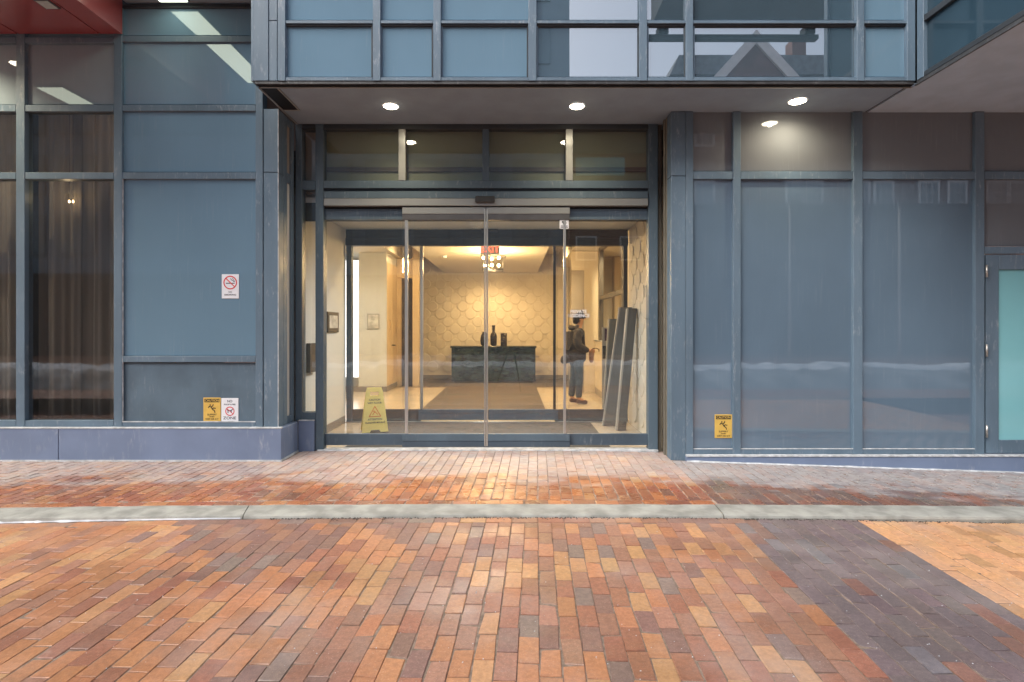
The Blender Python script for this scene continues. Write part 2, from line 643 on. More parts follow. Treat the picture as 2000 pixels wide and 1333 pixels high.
M['brick'] = brick_mat('paver', 'object', rough=.52)
M['brick_s'] = brick_mat('paver_stuff', 'attr', rough=.52)
M['swbrick'] = brick_mat('walk_paver', 'object', salt=.70, wet=1., rough=.5)
M['swbrick_s'] = brick_mat('walk_paver_stuff', 'attr', salt=.70, wet=1., rough=.5)
M['tanbrick'] = brick_mat('tan_paver', 'object', rough=.60, damp=.1)
M['tanbrick_s'] = brick_mat('tan_paver_stuff', 'attr', rough=.60, damp=.1)
M['bed'] = mat('joint_sand', (.20, .15, .115), .9, 1.4, 0, .3, 30, bump=.4, bscale=200)


def far_paving():
    q = NB('far_paving')
    bt = q.n('ShaderNodeTexBrick')
    bt.inputs['Color1'].default_value = (.36, .15, .075, 1)
    bt.inputs['Color2'].default_value = (.20, .10, .08, 1)
    bt.inputs['Mortar'].default_value = (.10, .085, .07, 1)
    bt.inputs['Scale'].default_value = 1.0
    bt.inputs['Brick Width'].default_value = .2
    bt.inputs['Row Height'].default_value = .1
    bt.inputs['Mortar Size'].default_value = .004
    q.l(q.pos(), bt.inputs['Vector'])
    q.l(bt.outputs[0], q.b.inputs['Base Color'])
    q.b.inputs['Roughness'].default_value = .6
    return q.m


M['far_paving'] = far_paving()
M['bed_salt'] = mat('salted_joint', (.25, .19, .155), .9, 1.4, 0, .4, 9, bump=.4, bscale=200)

# planes of the facade (metres in front of the lens)
DL, DR, DD, DU = 5.98, 6.05, 6.43, 5.39
ZS = 3.937           # soffit height
KY0, KY1 = 4.217, 4.474


def lerp(a, b, t):
    return a + (b - a) * t


def clamp(t, a=0., b=1.):
    return max(a, min(b, t))


def z_kerb(x):
    z = .03 - (.0017 if x < 0 else .00115) * x * x
    return max(z, -.05)


def z_wall(x):
    if x < -2:
        return .025
    if x < 1.2:
        return .03
    return max(.03 - .034 * (x - 1.2), -.22)


def z_walk(x, y):
    t = clamp((y - KY1) / 1.5)
    return lerp(z_kerb(x), z_wall(x), t)


def z_road(x, y):
    t = clamp((KY0 - y) / 2.2)
    return lerp(max(.012 - .0030 * x * x, -.06), 0., t)


# ------------------------------------------------------------------ ground sheets
def sheet(name, xs, ys, zf, m, parent=None):
    V, Fc = [], []
    for y in ys:
        for x in xs:
            V.append((x, y, zf(x, y)))
    n = len(xs)
    for j in range(len(ys) - 1):
        for i in range(n - 1):
            Fc.append([j * n + i, j * n + i + 1, (j + 1) * n + i + 1, (j + 1) * n + i])
    return mesh_obj(name, V, Fc, m, parent, smooth=True, recalc=False)


def frange(a, b, s):
    n = max(1, int(round((b - a) / s)))
    return [a + (b - a) * i / n for i in range(n + 1)]


ground = sheet('ground', [-150, 150], [-150, 150], lambda x, y: -.35, M['far_paving'])
tag(ground, kind='structure', label='wide ground under and beyond the brick street')
street = sheet('street', frange(-40, 40, 4), [-40, -20, -6, .6], lambda x, y: -.016, M['far_paving'])
tag(street, kind='structure', label='brick street behind the photographer')

SK = .045            # the pavers run slightly askew to the kerb
ANG = -math.atan(SK)
PAL = {
    'orange': (.43, .180, .068), 'tan': (.47, .245, .095), 'red': (.285, .105, .060), 'brown': (.265, .125, .078),
    'purple': (.180, .098, .082), 'grey': (.205, .140, .115), 'pink': (.315, .155, .100), 'peach': (.66, .345, .150),
    'violet': (.160, .122, .124), 'rust': (.205, .105, .085), 'slate': (.160, .145, .155),
}


def jit(c, a=.10):
    k = .96 * (1 + random.uniform(-a, a))
    g_ = .3 * c[0] + .59 * c[1] + .11 * c[2]
    c = tuple(x * .94 + g_ * .06 for x in c)
    c = tuple(x * .76 + y * .24 for x, y in zip(c, (.31, .155, .095))) if c[0] / c[2] > 1.9 else c
    return tuple(max(.01, x * k * (1 + random.uniform(-.04, .04))) for x in c) + (1.,)


def pick(ws):
    names = list(ws)
    t = random.random() * sum(ws.values())
    for nme in names:
        t -= ws[nme]
        if t <= 0:
            return PAL[nme]
    return PAL[names[-1]]


BRICKS = {}


def brick_mesh(L, W, seed):
    key = (round(L, 3), round(W, 3), seed)
    if key in BRICKS:
        return BRICKS[key]
    rnd = random.Random(hash(key) & 0xffff)
    V, Fc = cbox_data(-W / 2, W / 2, -L / 2, L / 2, -.05, 0, .0028)
    V = [(x + rnd.uniform(-.0012, .0012), y + rnd.uniform(-.0012, .0012), z + (rnd.uniform(-.0008, .0008) if z > -.02 else 0)) for x, y, z in V]
    for _c in range(rnd.choice((1, 2, 2, 3))):
        ci = rnd.randrange(4) * 2 + 1            # a top corner: its three vertices break away together
        e = rnd.uniform(.001, .0058)
        for q in range(3):
            x, y, z = V[ci * 3 + q]
            V[ci * 3 + q] = (x - math.copysign(e, x), y - math.copysign(e * rnd.uniform(.5, 1.4), y), z - e * .35)
    me = bpy.data.meshes.new('brick')
    me.from_pydata(V, [], Fc)
    bm = bmesh.new()
    bm.from_mesh(me)
    bmesh.ops.recalc_face_normals(bm, faces=bm.faces)
    bm.to_mesh(me)
    bm.free()
    BRICKS[key] = me
    return me


def in_view(x, y, z):
    px = 1000 + F * x / y
    py = HZ + F * (CZ - z) / y
    return -20 < px < 2020 and py < 1345


def lay(parent, items, m_obj, m_stuff, cap=298):
    """items: (x, y, z, L, W, rot, tint). The ones that show largest become single bricks, the rest one joined part."""
    def size(it):
        x, y, z = it[:3]
        return (it[3] * it[4]) / y ** 3 if in_view(x, y, z) else 0
    items.sort(key=size, reverse=True)
    top = [it for it in items[:cap] if size(it) > 0]
    rest = items[len(top):]
    for k, (x, y, z, L, W, rot, tint) in enumerate(top):
        me = brick_mesh(L, W, k % 5)
        o = bpy.data.objects.new('brick', me)
        COL.objects.link(o)
        if not me.materials:
            me.materials.append(m_obj)
        elif me.materials[0] != m_obj:
            o.material_slots[0].link = 'OBJECT'
            o.material_slots[0].material = m_obj
        o.parent = parent
        o.location = Vector((x, y, z)) - wl(parent)
        o.rotation_euler = (random.uniform(-.006, .006), random.uniform(-.008, .008), rot)
        o.color = tint
    if rest:
        V, Fc, T = [], [], []
        for (x, y, z, L, W, rot, tint) in rest:
            ca, sa = math.cos(rot), math.sin(rot)
            n = len(V)
            tl = random.uniform(-.006, .006)
            for (hx, hy, hz) in ((1, 1, -.05), (1, 1, -.0025), (.95, .975, 0)):
                for sx, sy in ((-1, -1), (1, -1), (1, 1), (-1, 1)):
                    lx, ly = sx * W / 2 * hx, sy * L / 2 * hy
                    V.append((x + lx * ca - ly * sa, y + lx * sa + ly * ca, z + hz + tl * lx))
                    T.append(tint)
            for lv in (0, 4):
                for k in range(4):
                    Fc.append([n + lv + k, n + lv + (k + 1) % 4, n + lv + 4 + (k + 1) % 4, n + lv + 4 + k])
            Fc.append([n + 8, n + 9, n + 10, n + 11])
        o = mesh_obj('bricks', V, Fc, m_stuff, parent, recalc=False)
        at = o.data.attributes.new('tint', 'FLOAT_COLOR', 'POINT')
        at.data.foreach_set('color', [c for t in T for c in t])
        o['kind'] = 'stuff'


def columns(x0, x1, y0, y1, zf, colour, region, W=.1, L=.2, gapf=None):
    """running-bond columns of pavers along y"""
    out = []
    c0, c1 = int(math.floor(x0 / W)) - 4, int(math.ceil(x1 / W)) + 4
    for c in range(c0, c1 + 1):
        u = (c + .5) * W
        off = (.5 * L if c % 2 else 0) + random.uniform(-.035, .035)
        gx = random.choice((.005, .006, .0075)) if gapf is None else gapf(c)
        y = y1 - (L - off % L if off % L > .03 else L)
        segs = [(max(y, y0), y1)]
        while y > y0 + .02:
            segs.append((max(y - L, y0), y))
            y -= L
        for (a, b) in segs:
            if b - a < .03:
                continue
            ym = (a + b) / 2
            x = u + SK * (ym - 4.1)
            if not region(x, ym):
                continue
            l = round(b - a - random.choice((.0025, .003, .004)), 3)
            w_ = round(W - gx, 4)
            out.append((x + random.uniform(-.0012, .0012), ym, zf(x, ym) + random.uniform(-.002, .002), l, w_, ANG + random.uniform(-.006, .006), colour(x, ym)))
    return out


def mass(x, y, s=1.0, o=0.):
    return mnoise.noise(Vector((x * s + o, y * s * .55, o)))


def road_col(x, y):
    v = mass(x, y, 1.6, 3.1)
    if x < -.5:
        if v > .05:
            return jit(pick({'orange': 6, 'tan': 1.5, 'pink': 1, 'red': 1}))
        if v < -.14:
            return jit(pick({'purple': 4, 'brown': 3.4, 'grey': .5, 'orange': 1.2}))
        return jit(pick({'orange': 5, 'tan': 1.2, 'red': 1.4, 'brown': 1.8, 'purple': 1.0, 'pink': 1.0}))
    return jit(pick({'orange': 3.2, 'tan': 1.6, 'red': 2.2, 'brown': 2.2, 'purple': 1.3, 'grey': .6, 'pink': 2.4}))


def walk_col(x, y):
    return jit(pick({'orange': 3.2, 'red': 3.2, 'brown': 1.2, 'tan': .8, 'purple': .5, 'pink': .6}))


def band_col(x, y):
    return jit(pick({'violet': 8, 'slate': .7, 'rust': .25, 'purple': .9}), .08)


def tan_col(x, y):
    return jit(pick({'peach': 8, 'tan': .8}), .05)


def bx(y):          # left edge of the dark band
    return 1.745 + SK * (y - 4.2)


def tx(y):          # left edge of the tan paving
    return 2.66 + SK * (y - 4.2)


YR0, YR1 = 1.0, KY0 - .004
HDR = .107           # header course along the kerb
brick_road = empty('brick_road', (0, 2.6, 0), 'road of mixed orange, red and purple brick pavers in front of the kerb', None, None, 'structure')
sheet('road_bed', frange(-7, 7, .5), frange(.6, KY0 + .05, .3), lambda x, y: z_road(x, y) - .0055, M['bed'], brick_road)
its = columns(-6.6, 1.9, YR0, YR1 - HDR, z_road, road_col, lambda x, y: x < bx(y) - .0, gapf=lambda c: .0085 if c in (-3, -1, 9) else random.choice((.0015, .002, .0025, .003)))
x = -6.6
while x < bx(4.2) - .1:
    its.append((x + .1, YR1 - HDR / 2, z_road(x, YR1) + random.uniform(-.001, .001), .196, .1, R(90), road_col(x, 4.2)))
    x += .2
lay(brick_road, its, M['brick'], M['brick_s'])

dark_band = empty('dark_brick_band', (2.2, 3, 0), 'diagonal band of dark violet pavers crossing the road towards the kerb', None, None, 'structure')
its = columns(1.5, 3.0, YR0, YR1, z_road, band_col, lambda x, y: bx(y) <= x < tx(y), gapf=lambda c: random.choice((.002, .003, .004)))
lay(dark_band, its, M['brick'], M['brick_s'])

tan_paving = empty('tan_brick_paving', (3.5, 3.5, 0), 'pale orange brick paving beyond the dark band at the road edge', None, None, 'structure')
its = columns(2.5, 6.8, YR0, YR1, z_road, tan_col, lambda x, y: x >= tx(y), gapf=lambda c: .0035)
lay(tan_paving, its, M['tanbrick'], M['tanbrick_s'])

# ---- sidewalk
sidewalk = empty('sidewalk', (0, 5.3, 0), 'wet red and orange brick sidewalk leading to the doors', None, None, 'structure')
sheet('sidewalk_bed', frange(-9, 9, .5), frange(KY1 - .03, 6.5, .25), lambda x, y: z_walk(x, y) - .0055, M['bed_salt'], sidewalk)


def walk_region(x, y):
    if y > 5.92 and x < -2.50:
        return False
    if y > 6.03 and x > 1.80:
        return False
    if y > 6.40 and x < -2.3:
        return False
    return x < bx(y)


its = columns(-8.5, 1.9, KY1 + .107, 6.41, z_walk, walk_col, walk_region, W=.1, L=.2)
x = -8.5
while x < bx(KY1) - .1:
    its.append((x + .1, KY1 + .055, z_walk(x, KY1) + random.uniform(-.001, .001), .196, .1, R(90), walk_col(x, 4.5)))
    x += .2
lay(sidewalk, its, M['swbrick'], M['swbrick_s'])
dark_walk = empty('dark_brick_sidewalk', (3.5, 5.2, 0), 'dark violet brick sidewalk below the panelled wall beside the entrance', None, None, 'structure')
its = columns(1.5, 8.6, KY1 + .004, 6.02, z_walk, lambda x, y: jit(pick({'violet': 5, 'purple': 2, 'rust': 1.4, 'slate': 1})), lambda x, y: x >= bx(y), W=.1, L=.2)
lay(dark_walk, its, M['swbrick'], M['swbrick_s'])

# ---- kerb: three stones with open joints
kerb = empty('kerb', (0, KY0, 0), 'worn pale concrete kerb with cracked joints between road and sidewalk', None, None, 'structure')


def kerb_stone(xa0, xa1, xb0, xb1, m):
    """front edge runs xa0..xb0, back edge xa1..xb1"""
    V, Fc = [], []
    n = max(2, int((xb0 - xa0) / .12))
    prof = [(0, -.2), (0, -.022), (.008, -.006), (.026, 0), (.22, .002), (.257, .0), (.257, -.2)]
    for i in range(n + 1):
        t = i / n
        for (py_, pz) in prof:
            s = py_ / .257
            xx = lerp(lerp(xa0, xa1, s), lerp(xb0, xb1, s), t)
            wob = .0045 * mnoise.noise(Vector((xx * 5, py_ * 30, 1))) if 0 < pz + .1 < .2 else 0
            V.append((xx, KY0 + py_ + wob, z_kerb(xx) + pz + wob * .6))
    k = len(prof)
    for i in range(n):
        for j in range(k - 1):
            Fc.append([i * k + j, (i + 1) * k + j, (i + 1) * k + j + 1, i * k + j + 1])
    Fc.append(list(range(k)))
    Fc.append([n * k + j for j in range(k)])
    o = mesh_obj('kerb_stone', V, Fc, m, kerb)
    return o


j1f, j1b, j2f, j2b = PX(474, KY0), PX(487, KY1), PX(1414, KY0), PX(1396, KY1)
for (a, b, c_, d_) in ((-12, -12, -7.0, -7.0), (-6.992, -6.992, j1f - .004, j1b - .004), (j1f + .004, j1b + .004, j2f - .005, j2b - .005), (j2f + .005, j2b + .005, 6.4, 6.4), (6.41, 6.41, 12, 12)):
    kerb_stone(a, b, c_, d_, M['concrete'])
# crust of old snow in the gutter at the far side of the first joint
V, Fc = [], []
xs = frange(-7.5, PX(470, KY0), .03)
for i, x in enumerate(xs):
    wv = clamp((PX(470, KY0) - x) / 1.4) * (.004 + .014 * mnoise.noise(Vector((x * 7, 0, 0))) + .014 * mnoise.noise(Vector((x * 23, 2, 0))))
    wv = max(wv, .002)
    zz = z_road(x, KY0)
    V += [(x, KY0 - .002, zz + .012 + wv * .35), (x, KY0 - wv * .5, zz + .006 + wv * .25 + .004 * mnoise.noise(Vector((x * 19, 1, 0)))), (x, KY0 - wv * 1.5, zz + .001)]
for i in range(len(xs) - 1):
    for j in (0, 1):
        Fc.append([i * 3 + j, i * 3 + j + 1, (i + 1) * 3 + j + 1, (i + 1) * 3 + j])
sn = mesh_obj('gutter_snow', V, Fc, M['snow'], None, smooth=True)
tag(sn, 'thin crust of old snow along the kerb foot', 'snow', None, 'stuff')

# dark grains in a line along the kerb foot, and scattered grains on the road
rg = random.Random(21)
V, Fc = [], []


def grain(x, y, z, r):
    k = len(V)
    for i in range(5):
        a = 2 * math.pi * i / 5 + rg.random()
        V.append((x + r * math.cos(a), y + r * math.sin(a) * .8, z - .001))
    V.append((x + r * .2, y, z + r * .7))
    for i in range(5):
        Fc.append([k + i, k + (i + 1) % 5, k + 5])


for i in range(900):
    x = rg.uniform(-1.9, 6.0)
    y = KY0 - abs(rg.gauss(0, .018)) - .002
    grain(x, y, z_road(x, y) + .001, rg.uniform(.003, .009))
gd = mesh_obj('gutter_grains', V, Fc, M['dirt'], None)
tag(gd, 'dark grains in a line along the kerb foot', 'grit', None, 'stuff')
V, Fc = [], []
for i in range(420):
    y = rg.uniform(1.9, 4.1)
    x = rg.uniform(-1.05, 1.05) * y
    grain(x, y, z_road(x, y) + .0005, rg.uniform(.0015, .0045))
for i in range(260):
    y = rg.uniform(4.6, 6.0)
    x = rg.uniform(-.95, .95) * y
    grain(x, y, z_walk(x, y) + .0005, rg.uniform(.002, .005))
gw = mesh_obj('salt_grains', V, Fc, M['chalk'], None)
tag(gw, 'pale grains of road salt scattered over the pavers', 'road salt', None, 'stuff')

# ------------------------------------------------------------------ left curtain wall
cw = empty('curtain_wall', (PX(250, DL), DL, .03), 'blue grey framed wall with curtained windows, blank panels and a low base', 'wall')
FT = .11              # frame depth
MUL = [(-350, -333), (-160, -143), (31, 48), (222, 238), (499, 513)]
for (a, b) in MUL:
    pbox('mullion', a, b, 8 if b > 230 else 20, 836, DL, FT, M['frame'], cw)
ROWS_L = [(73, 84), (205, 218), (337, 350), (822, 836)]
for (a, b) in ((-333, -160), (-143, 31), (48, 222)):
    for (q0, q1) in ROWS_L:
        pbox('transom', a + .2, b - .2, q0, q1, DL + .006, FT - .01, M['frame'], cw)
    pbox('spandrel_panel', a - 1, b + 1, 84.5, 204.5, DL + .045, .03, M['panel_grey'], cw)
    pbox('spandrel_panel', a - 1, b + 1, 10, 72.5, DL + .045, .03, M['panel_grey'], cw)
    g1 = pbox('window_pane', a - 1, b + 1, 218.5, 336.5, DL + .05, .008, M['glass_dark'], cw, .001)
    g2 = pbox('window_pane', a - 1, b + 1, 350.5, 821.5, DL + .05, .008, M['glass_dark'], cw, .001)
for (q0, q1) in ((8, 15), (70, 82), (205, 217), (337, 350), (696, 708), (825, 836)):
    pbox('transom', 238.2, 498.8, q0, q1, DL + .006, FT - .01, M['frame_dark'] if q1 == 15 else M['frame'], cw)
for (q0, q1, m) in ((15.5, 69.5, 'panel'), (82.5, 204.5, 'panel'), (217.5, 336.5, 'panel'), (350.5, 695.5, 'panel'), (708.5, 824.5, 'panel_matte')):
    pbox('wall_panel', 237, 500, q0, q1, DL + .035, .03, M[m], cw)
pbox('sealant_line', 238.5, 498.5, 823.6, 825.2, DL + .004, .02, M['chalk'], cw, .0005)
pbox('sealant_line', 238.2, 239.2, 350, 824, DL + .004, .02, M['chalk'], cw, .0005)
# corner post, two stacked pieces with a joint, and the glazed return towards the doors
XP = PX(543, DL)
for (q0, q1) in ((168, 336.2), (337.4, 838)):
    box('corner_post', PX(514.5, DL), XP, DL + .004, DL + .15, PZ(q1, DL), min(PZ(q0, DL), ZS - .004), M['frame'], cw)
box('corner_trim', XP - .004, XP + .004, DL + .001, DL + .008, .385, ZS - .005, M['chalk'], cw, .0005)
for (ya, yb) in ((DL + .16, 6.23), (6.36, 6.425)):
    box('return_mullion', XP - .10, XP - .002, ya, yb, .385, ZS - .004, M['frame'], cw)
for (z0, z1) in ((.385, .46), (3.19, 3.30), (3.86, ZS - .004)):
    box('return_transom', XP - .10, XP - .008, 6.231, 6.359, z0, z1, M['frame'], cw)
box('return_panel', XP - .06, XP - .03, 6.231, 6.359, .461, 3.189, M['white_wall'], cw)
box('return_panel', XP - .06, XP - .03, 6.231, 6.359, 3.301, 3.859, M['taupe'], cw)
box('return_backing', XP - .13, XP - .101, DL + .16, 6.43, .3, ZS, M['frame_dark'], cw)
# base cladding in three lengths with a pale ledge
ZB = PZ(838, 5.93)
XC = PX(549, 5.93)
xj = PX(114, 5.93)
for (a, b) in ((-9, -6.2), (-6.195, xj - .0025), (xj + .0025, XC)):
    box('base_panel', a, b, 5.93, 6.395, -.05, ZB, M['base'], cw, .004)
box('base_panel', XC + .001, PX(613, 6.40), 6.40, 6.52, -.05, ZB + .005, M['base'], cw, .004)
box('base_ledge', -9, XC + .003, 5.926, 5.979, ZB + .001, ZB + .014, M['chalk'], cw, .002)
box('base_ledge', XC + .004, PX(614, 6.40), 6.396, 6.425, ZB + .006, ZB + .016, M['chalk'], cw, .002)
box('base_foot', -9, XC + .002, 5.924, 5.929, -.03, .040, M['chalk'], cw, .001)
box('base_foot', XC + .002, XC + .007, 5.925, 6.398, -.03, .044, M['chalk'], cw, .001)

# room behind the curtained windows
room = empty('curtained_room', (-5.5, 7.2, 0), 'dark room behind the curtained windows', None, None, 'structure')
xr = PX(236, DL)
box('room_wall', -9.2, xr, 8.0, 8.1, 0, 4.9, M['room_dark'], room)
box('room_wall', xr - .02, xr + .06, 6.10, 8.0, 0, 4.9, M['room_dark'], room)
box('room_wall', -9.3, -9.2, 6.10, 8.0, 0, 4.9, M['room_dark'], room)
box('room_floor', -9.2, xr - .02, 6.10, 8.0, -.1, .1, M['room_dark'], room)
box('room_ceiling', -9.2, xr - .02, 6.10, 8.0, 4.6, 4.7, M['room_dark'], room)


def curtain(xa, xb, y, z0, z1, m, label, seed):
    rnd = random.Random(seed)
    n = int((xb - xa) / .012)
    ph = rnd.uniform(0, 6)
    V, Fc = [], []
    rows = [z1, z1 - .25, z1 - 1., (z0 + z1) / 2, z0 + .5, z0]
    for j, z in enumerate(rows):
        amp = (.016, .030, .042, .048, .052, .055)[j]
        for i in range(n + 1):
            x = xa + (xb - xa) * i / n
            s = math.sin(x * 33 + ph + 1.8 * math.sin(x * 7 + seed)) + .30 * math.sin(x * 83 + seed)
            V.append((x + .006 * math.sin(z * 3 + x * 30), y + amp * s, z))
    k = n + 1
    for j in range(len(rows) - 1):
        for i in range(n):
            Fc.append([j * k + i, j * k + i + 1, (j + 1) * k + i + 1, (j + 1) * k + i])
    o = mesh_obj('curtain', V, Fc, m, None, smooth=True, recalc=False)
    o.modifiers.new('thickness', 'SOLIDIFY').thickness = .0015
    tag(o, label, 'curtain', 'brown curtains behind the windows')
    return o


ycur = 6.42
curtain(PX(74, ycur), PX(162, ycur), ycur, .3, 4.22, M['curtain'], 'brown pleated curtain nearest the bare dark strip of the full window', 3)
curtain(PX(154, ycur), PX(237, ycur), ycur + .05, .3, 4.22, M['curtain2'], 'paler brown curtain closing the window beside the blank panels', 5)
curtain(PX(-120, ycur), PX(36, ycur), ycur, .3, 4.22, M['curtain2'], 'brown curtain in the window cut off by the picture edge', 8)
curtain(PX(-330, ycur), PX(-150, ycur), ycur, .3, 4.22, M['curtain'], 'brown curtain in the outermost window past the picture edge', 9)
box('gap_blackout', PX(44, 6.3), PX(70, 6.3), 6.25, 6.34, .1, 4.59, M['black'], room)  # black box added so the uncurtained gap stays dark before the lit room
box('gap_blackout', PX(-160, 6.3), PX(-130, 6.3), 6.25, 6.34, .1, 4.59, M['black'], room)
rod = tube('curtain_rod', [(-9.1, ycur, 4.26), (xr - .03, ycur, 4.26)], .016, M['steel_dark'], None)
tag(rod, 'dark rod carrying the brown curtains', 'curtain rod')

pd = empty('added_bulbs', (PX(139, 6.3), 6.28, 2.96), 'pair of tiny warm bulbs added before the brown curtain for two reflected dots', 'light')  # bulbs added to stand for two bright dots mirrored in the glass
xpd = PX(139, 6.28)
for dx in (-.022, .022):
    tube('cord', [(xpd + dx, 6.28, 2.99), (xpd + dx, 6.28, 4.59)], .002, M['steel_dark'], pd, 5)
    lathe('bulb', [(.003, 2.955), (.009, 2.962), (.009, 2.975), (.004, 2.988)], xpd + dx, 6.28, emit('small_bulb', (1.0, .72, .36), 5.0), pd, 10)
_l = bpy.data.lights.new('curtain_glow', 'POINT')  # added lamp that warms the upper curtain
_l.energy = .5
_l.color = (1.0, .74, .42)
_l.shadow_soft_size = .05
_o = bpy.data.objects.new('curtain_glow', _l)
COL.objects.link(_o)
_o.parent = pd
_o.location = (0, -.03, .06)

# ------------------------------------------------------------------ right panelled wall
rw = empty('panelled_wall', (PX(1650, DR), DR, -.05), 'blue grey panelled wall with wide blank panels and a glazed side door', 'wall')
MUR = [(1340, 1354), (1432, 1447), (1667, 1685), (1905, 1923), (2133, 2150), (2380, 2397)]
QT, QB = 218, 888
for (a, b) in MUR:
    pbox('mullion', a, b, QT, QB, DR, FT, M['frame'], rw)
BAYS = [(1354, 1432), (1447, 1667), (1685, 1905), (2150, 2380)]
for (a, b) in BAYS + [(1923, 2133)]:
    pbox('transom', a + .2, b - .2, 335, 350, DR + .006, FT - .01, M['frame'], rw)
    pbox('wall_panel', a - 1, b + 1, QT, 334.5, DR + .04, .03, M['panel_shade'], rw)
for (a, b) in BAYS:
    pbox('transom', a + .2, b - .2, 878, QB, DR + .006, FT - .01, M['frame'], rw)
    pbox('wall_panel', a - 1, b + 1, 350.5, 877.5, DR + .04, .03, M['panel_slate'], rw)
    pbox('sealant_line', a + .5, b - .5, 876.6, 878.0, DR + .004, .02, M['chalk'], rw, .0005)
pbox('wall_panel', 1922, 2134, 350.5, 481.5, DR + .04, .03, M['panel_shade'], rw)
pbox('transom', 1923.2, 2132.8, 482, 496, DR + .006, FT - .01, M['frame'], rw)
# corner post beside the doors
for (q0, q1) in ((217, 343.5), (344.5, 905)):
    box('corner_post', PX(1311, DR), PX(1339.5, DR), DR + .002, DR + .16, PZ(q1, DR), min(PZ(q0, DR), ZS - .004), M['frame'], rw)
XG = PX(1311, DR)
for k, (ya, yb) in enumerate(((DR + .17, DR + .215), (DR + .235, DR + .275), (DR + .295, DR + .33))):
    box('return_rib', XG - .012 * (k % 2), XG + .06, ya, yb, -.02, ZS - .004, M['rib'], rw)
box('return_backing', XG + .061, XG + .10, DR + .16, DD + .15, -.02, ZS - .004, M['black'], rw)
# base and pale ledge
box('base_panel', PX(1341, 6.0), 9, 6.0, 6.3, -.4, PZ(893.5, 6.0), M['base'], rw, .004)
box('base_ledge', PX(1341, 6.0), 9, 5.994, DR - .001, PZ(893, 6.0), PZ(889.5, 6.0), M['chalk'], rw, .002)
V, Fc = [], []
xs = frange(PX(1341, 6.0), 7.5, .05)
for x in xs:
    zz = z_walk(x, 6.0)
    wv = .004 + .010 * mnoise.noise(Vector((x * 6, 3, 0)))
    V += [(x, 5.998, zz + .008 + wv), (x, 5.985, zz + .006 + wv * .5), (x, 5.975 - wv, zz + .001)]
for i in range(len(xs) - 1):
    for j in (0, 1):
        Fc.append([i * 3 + j, i * 3 + j + 1, (i + 1) * 3 + j + 1, (i + 1) * 3 + j])
sc_ = mesh_obj('salt_crust', V, Fc, M['chalk'], rw, smooth=True)
# glazed side door
sd = pbox('side_door', 1926, 1951, 498, 886, DR + .012, .05, M['frame'], rw)
for nm, a, b, q0, q1 in (('door_stile', 2106, 2131, 498, 886), ('door_rail', 1951.2, 2105.8, 498, 527), ('door_rail', 1951.2, 2105.8, 860, 886)):
    pbox(nm, a, b, q0, q1, DR + .012, .05, M['frame'], sd)
pbox('door_glass', 1950.5, 2106.5, 526.5, 860.5, DR + .03, .012, M['frost'], sd, .001)
for q in (530, 685, 843):
    o = tube('hinge', [(PX(1926.5, DR), DR - .006, PZ(q + 12, DR)), (PX(1926.5, DR), DR - .006, PZ(q - 12, DR))], .011, M['hinge'], sd)
pull = tube('door_handle', [(PX(2090, DR), DR + .01, 1.25), (PX(2090, DR), DR - .05, 1.23), (PX(2090, DR), DR - .05, .87), (PX(2090, DR), DR + .01, .85)], .012, M['hinge'], sd)

# ------------------------------------------------------------------ overhanging storey
uv = empty('overhanging_storey', (0, DU, ZS), 'blue glazed storey overhanging the entrance with a grid of panels', 'building')
MU = [(542, 557), (728, 743), (846, 861), (1032, 1048), (1249, 1264), (1340, 1354), (1674, 1688), (1772, 1788)]
QTOP = -210
for (a, b) in MU:
    pbox('mullion', a, b, QTOP, 158, DU, .10, M['frame'], uv)
    # slim inner bead each side of the mullion
pbox('corner_panel', 495, 524, QTOP, 158, DU + .008, .10, M['panel_matte'] if False else M['frame'], uv)
pbox('corner_panel', 525.3, 541.2, 41.2, 158, DU + .014, .09, M['frame'], uv)
pbox('corner_panel', 525.3, 541.2, QTOP, 39.8, DU + .014, .09, M['frame'], uv)
UB = [(557, 728), (743, 846), (861, 1032), (1048, 1249), (1264, 1340), (1354, 1674), (1688, 1772)]
for k, (a, b) in enumerate(UB):
    pbox('transom', a + .2, b - .2, 40, 46, DU + .006, .09, M['frame'], uv)
    pbox('transom', a + .2, b - .2, 46.6, 51, DU + .022, .075, M['frame_dark'], uv)
    pbox('transom', a + .2, b - .2, -92, -78, DU + .006, .09, M['frame'], uv)
    pbox('bottom_rail', a + .2, b - .2, 151, 158, DU + .006, .09, M['frame'], uv)
    for (q0, q1) in ((51.4, 150.6), (-77.6, 39.6), (-205, -92.4)):
        pbox('glass_panel', a - 1, b + 1, q0, q1, DU + .045, .03, M['vision'] if k in (3, 4, 5) else M['panel_up'], uv)
    for s, e in ((a, a + 3.2), (b - 3.2, b)):
        pbox('glazing_bead', s + .1, e - .1, 51.5, 150.5, DU + .026, .018, M['frame'] if s == a else M['frame_dark'], uv)
box('drip_flashing', PX(496, DU), PX(1788, DU), DU + .012, DU + .055, PZ(163.5, DU), PZ(158.3, DU), M['drip'], uv, .002)
box('drip_flashing', PX(500, DU), PX(1786, DU), DU + .03, DU + .066, ZS - .002, PZ(164, DU), M['black'], uv, .002)
box('flashing_edge', PX(504, DU), PX(1790, DU), DU + .056, DU + .068, ZS - .010, ZS - .0025, M['alu'], uv, .001)
box('side_cladding', PX(495, DU) - .03, PX(495, DU) - .002, DU + .01, DL - .005, PZ(158, DU), 5.65, M['frame'], uv)
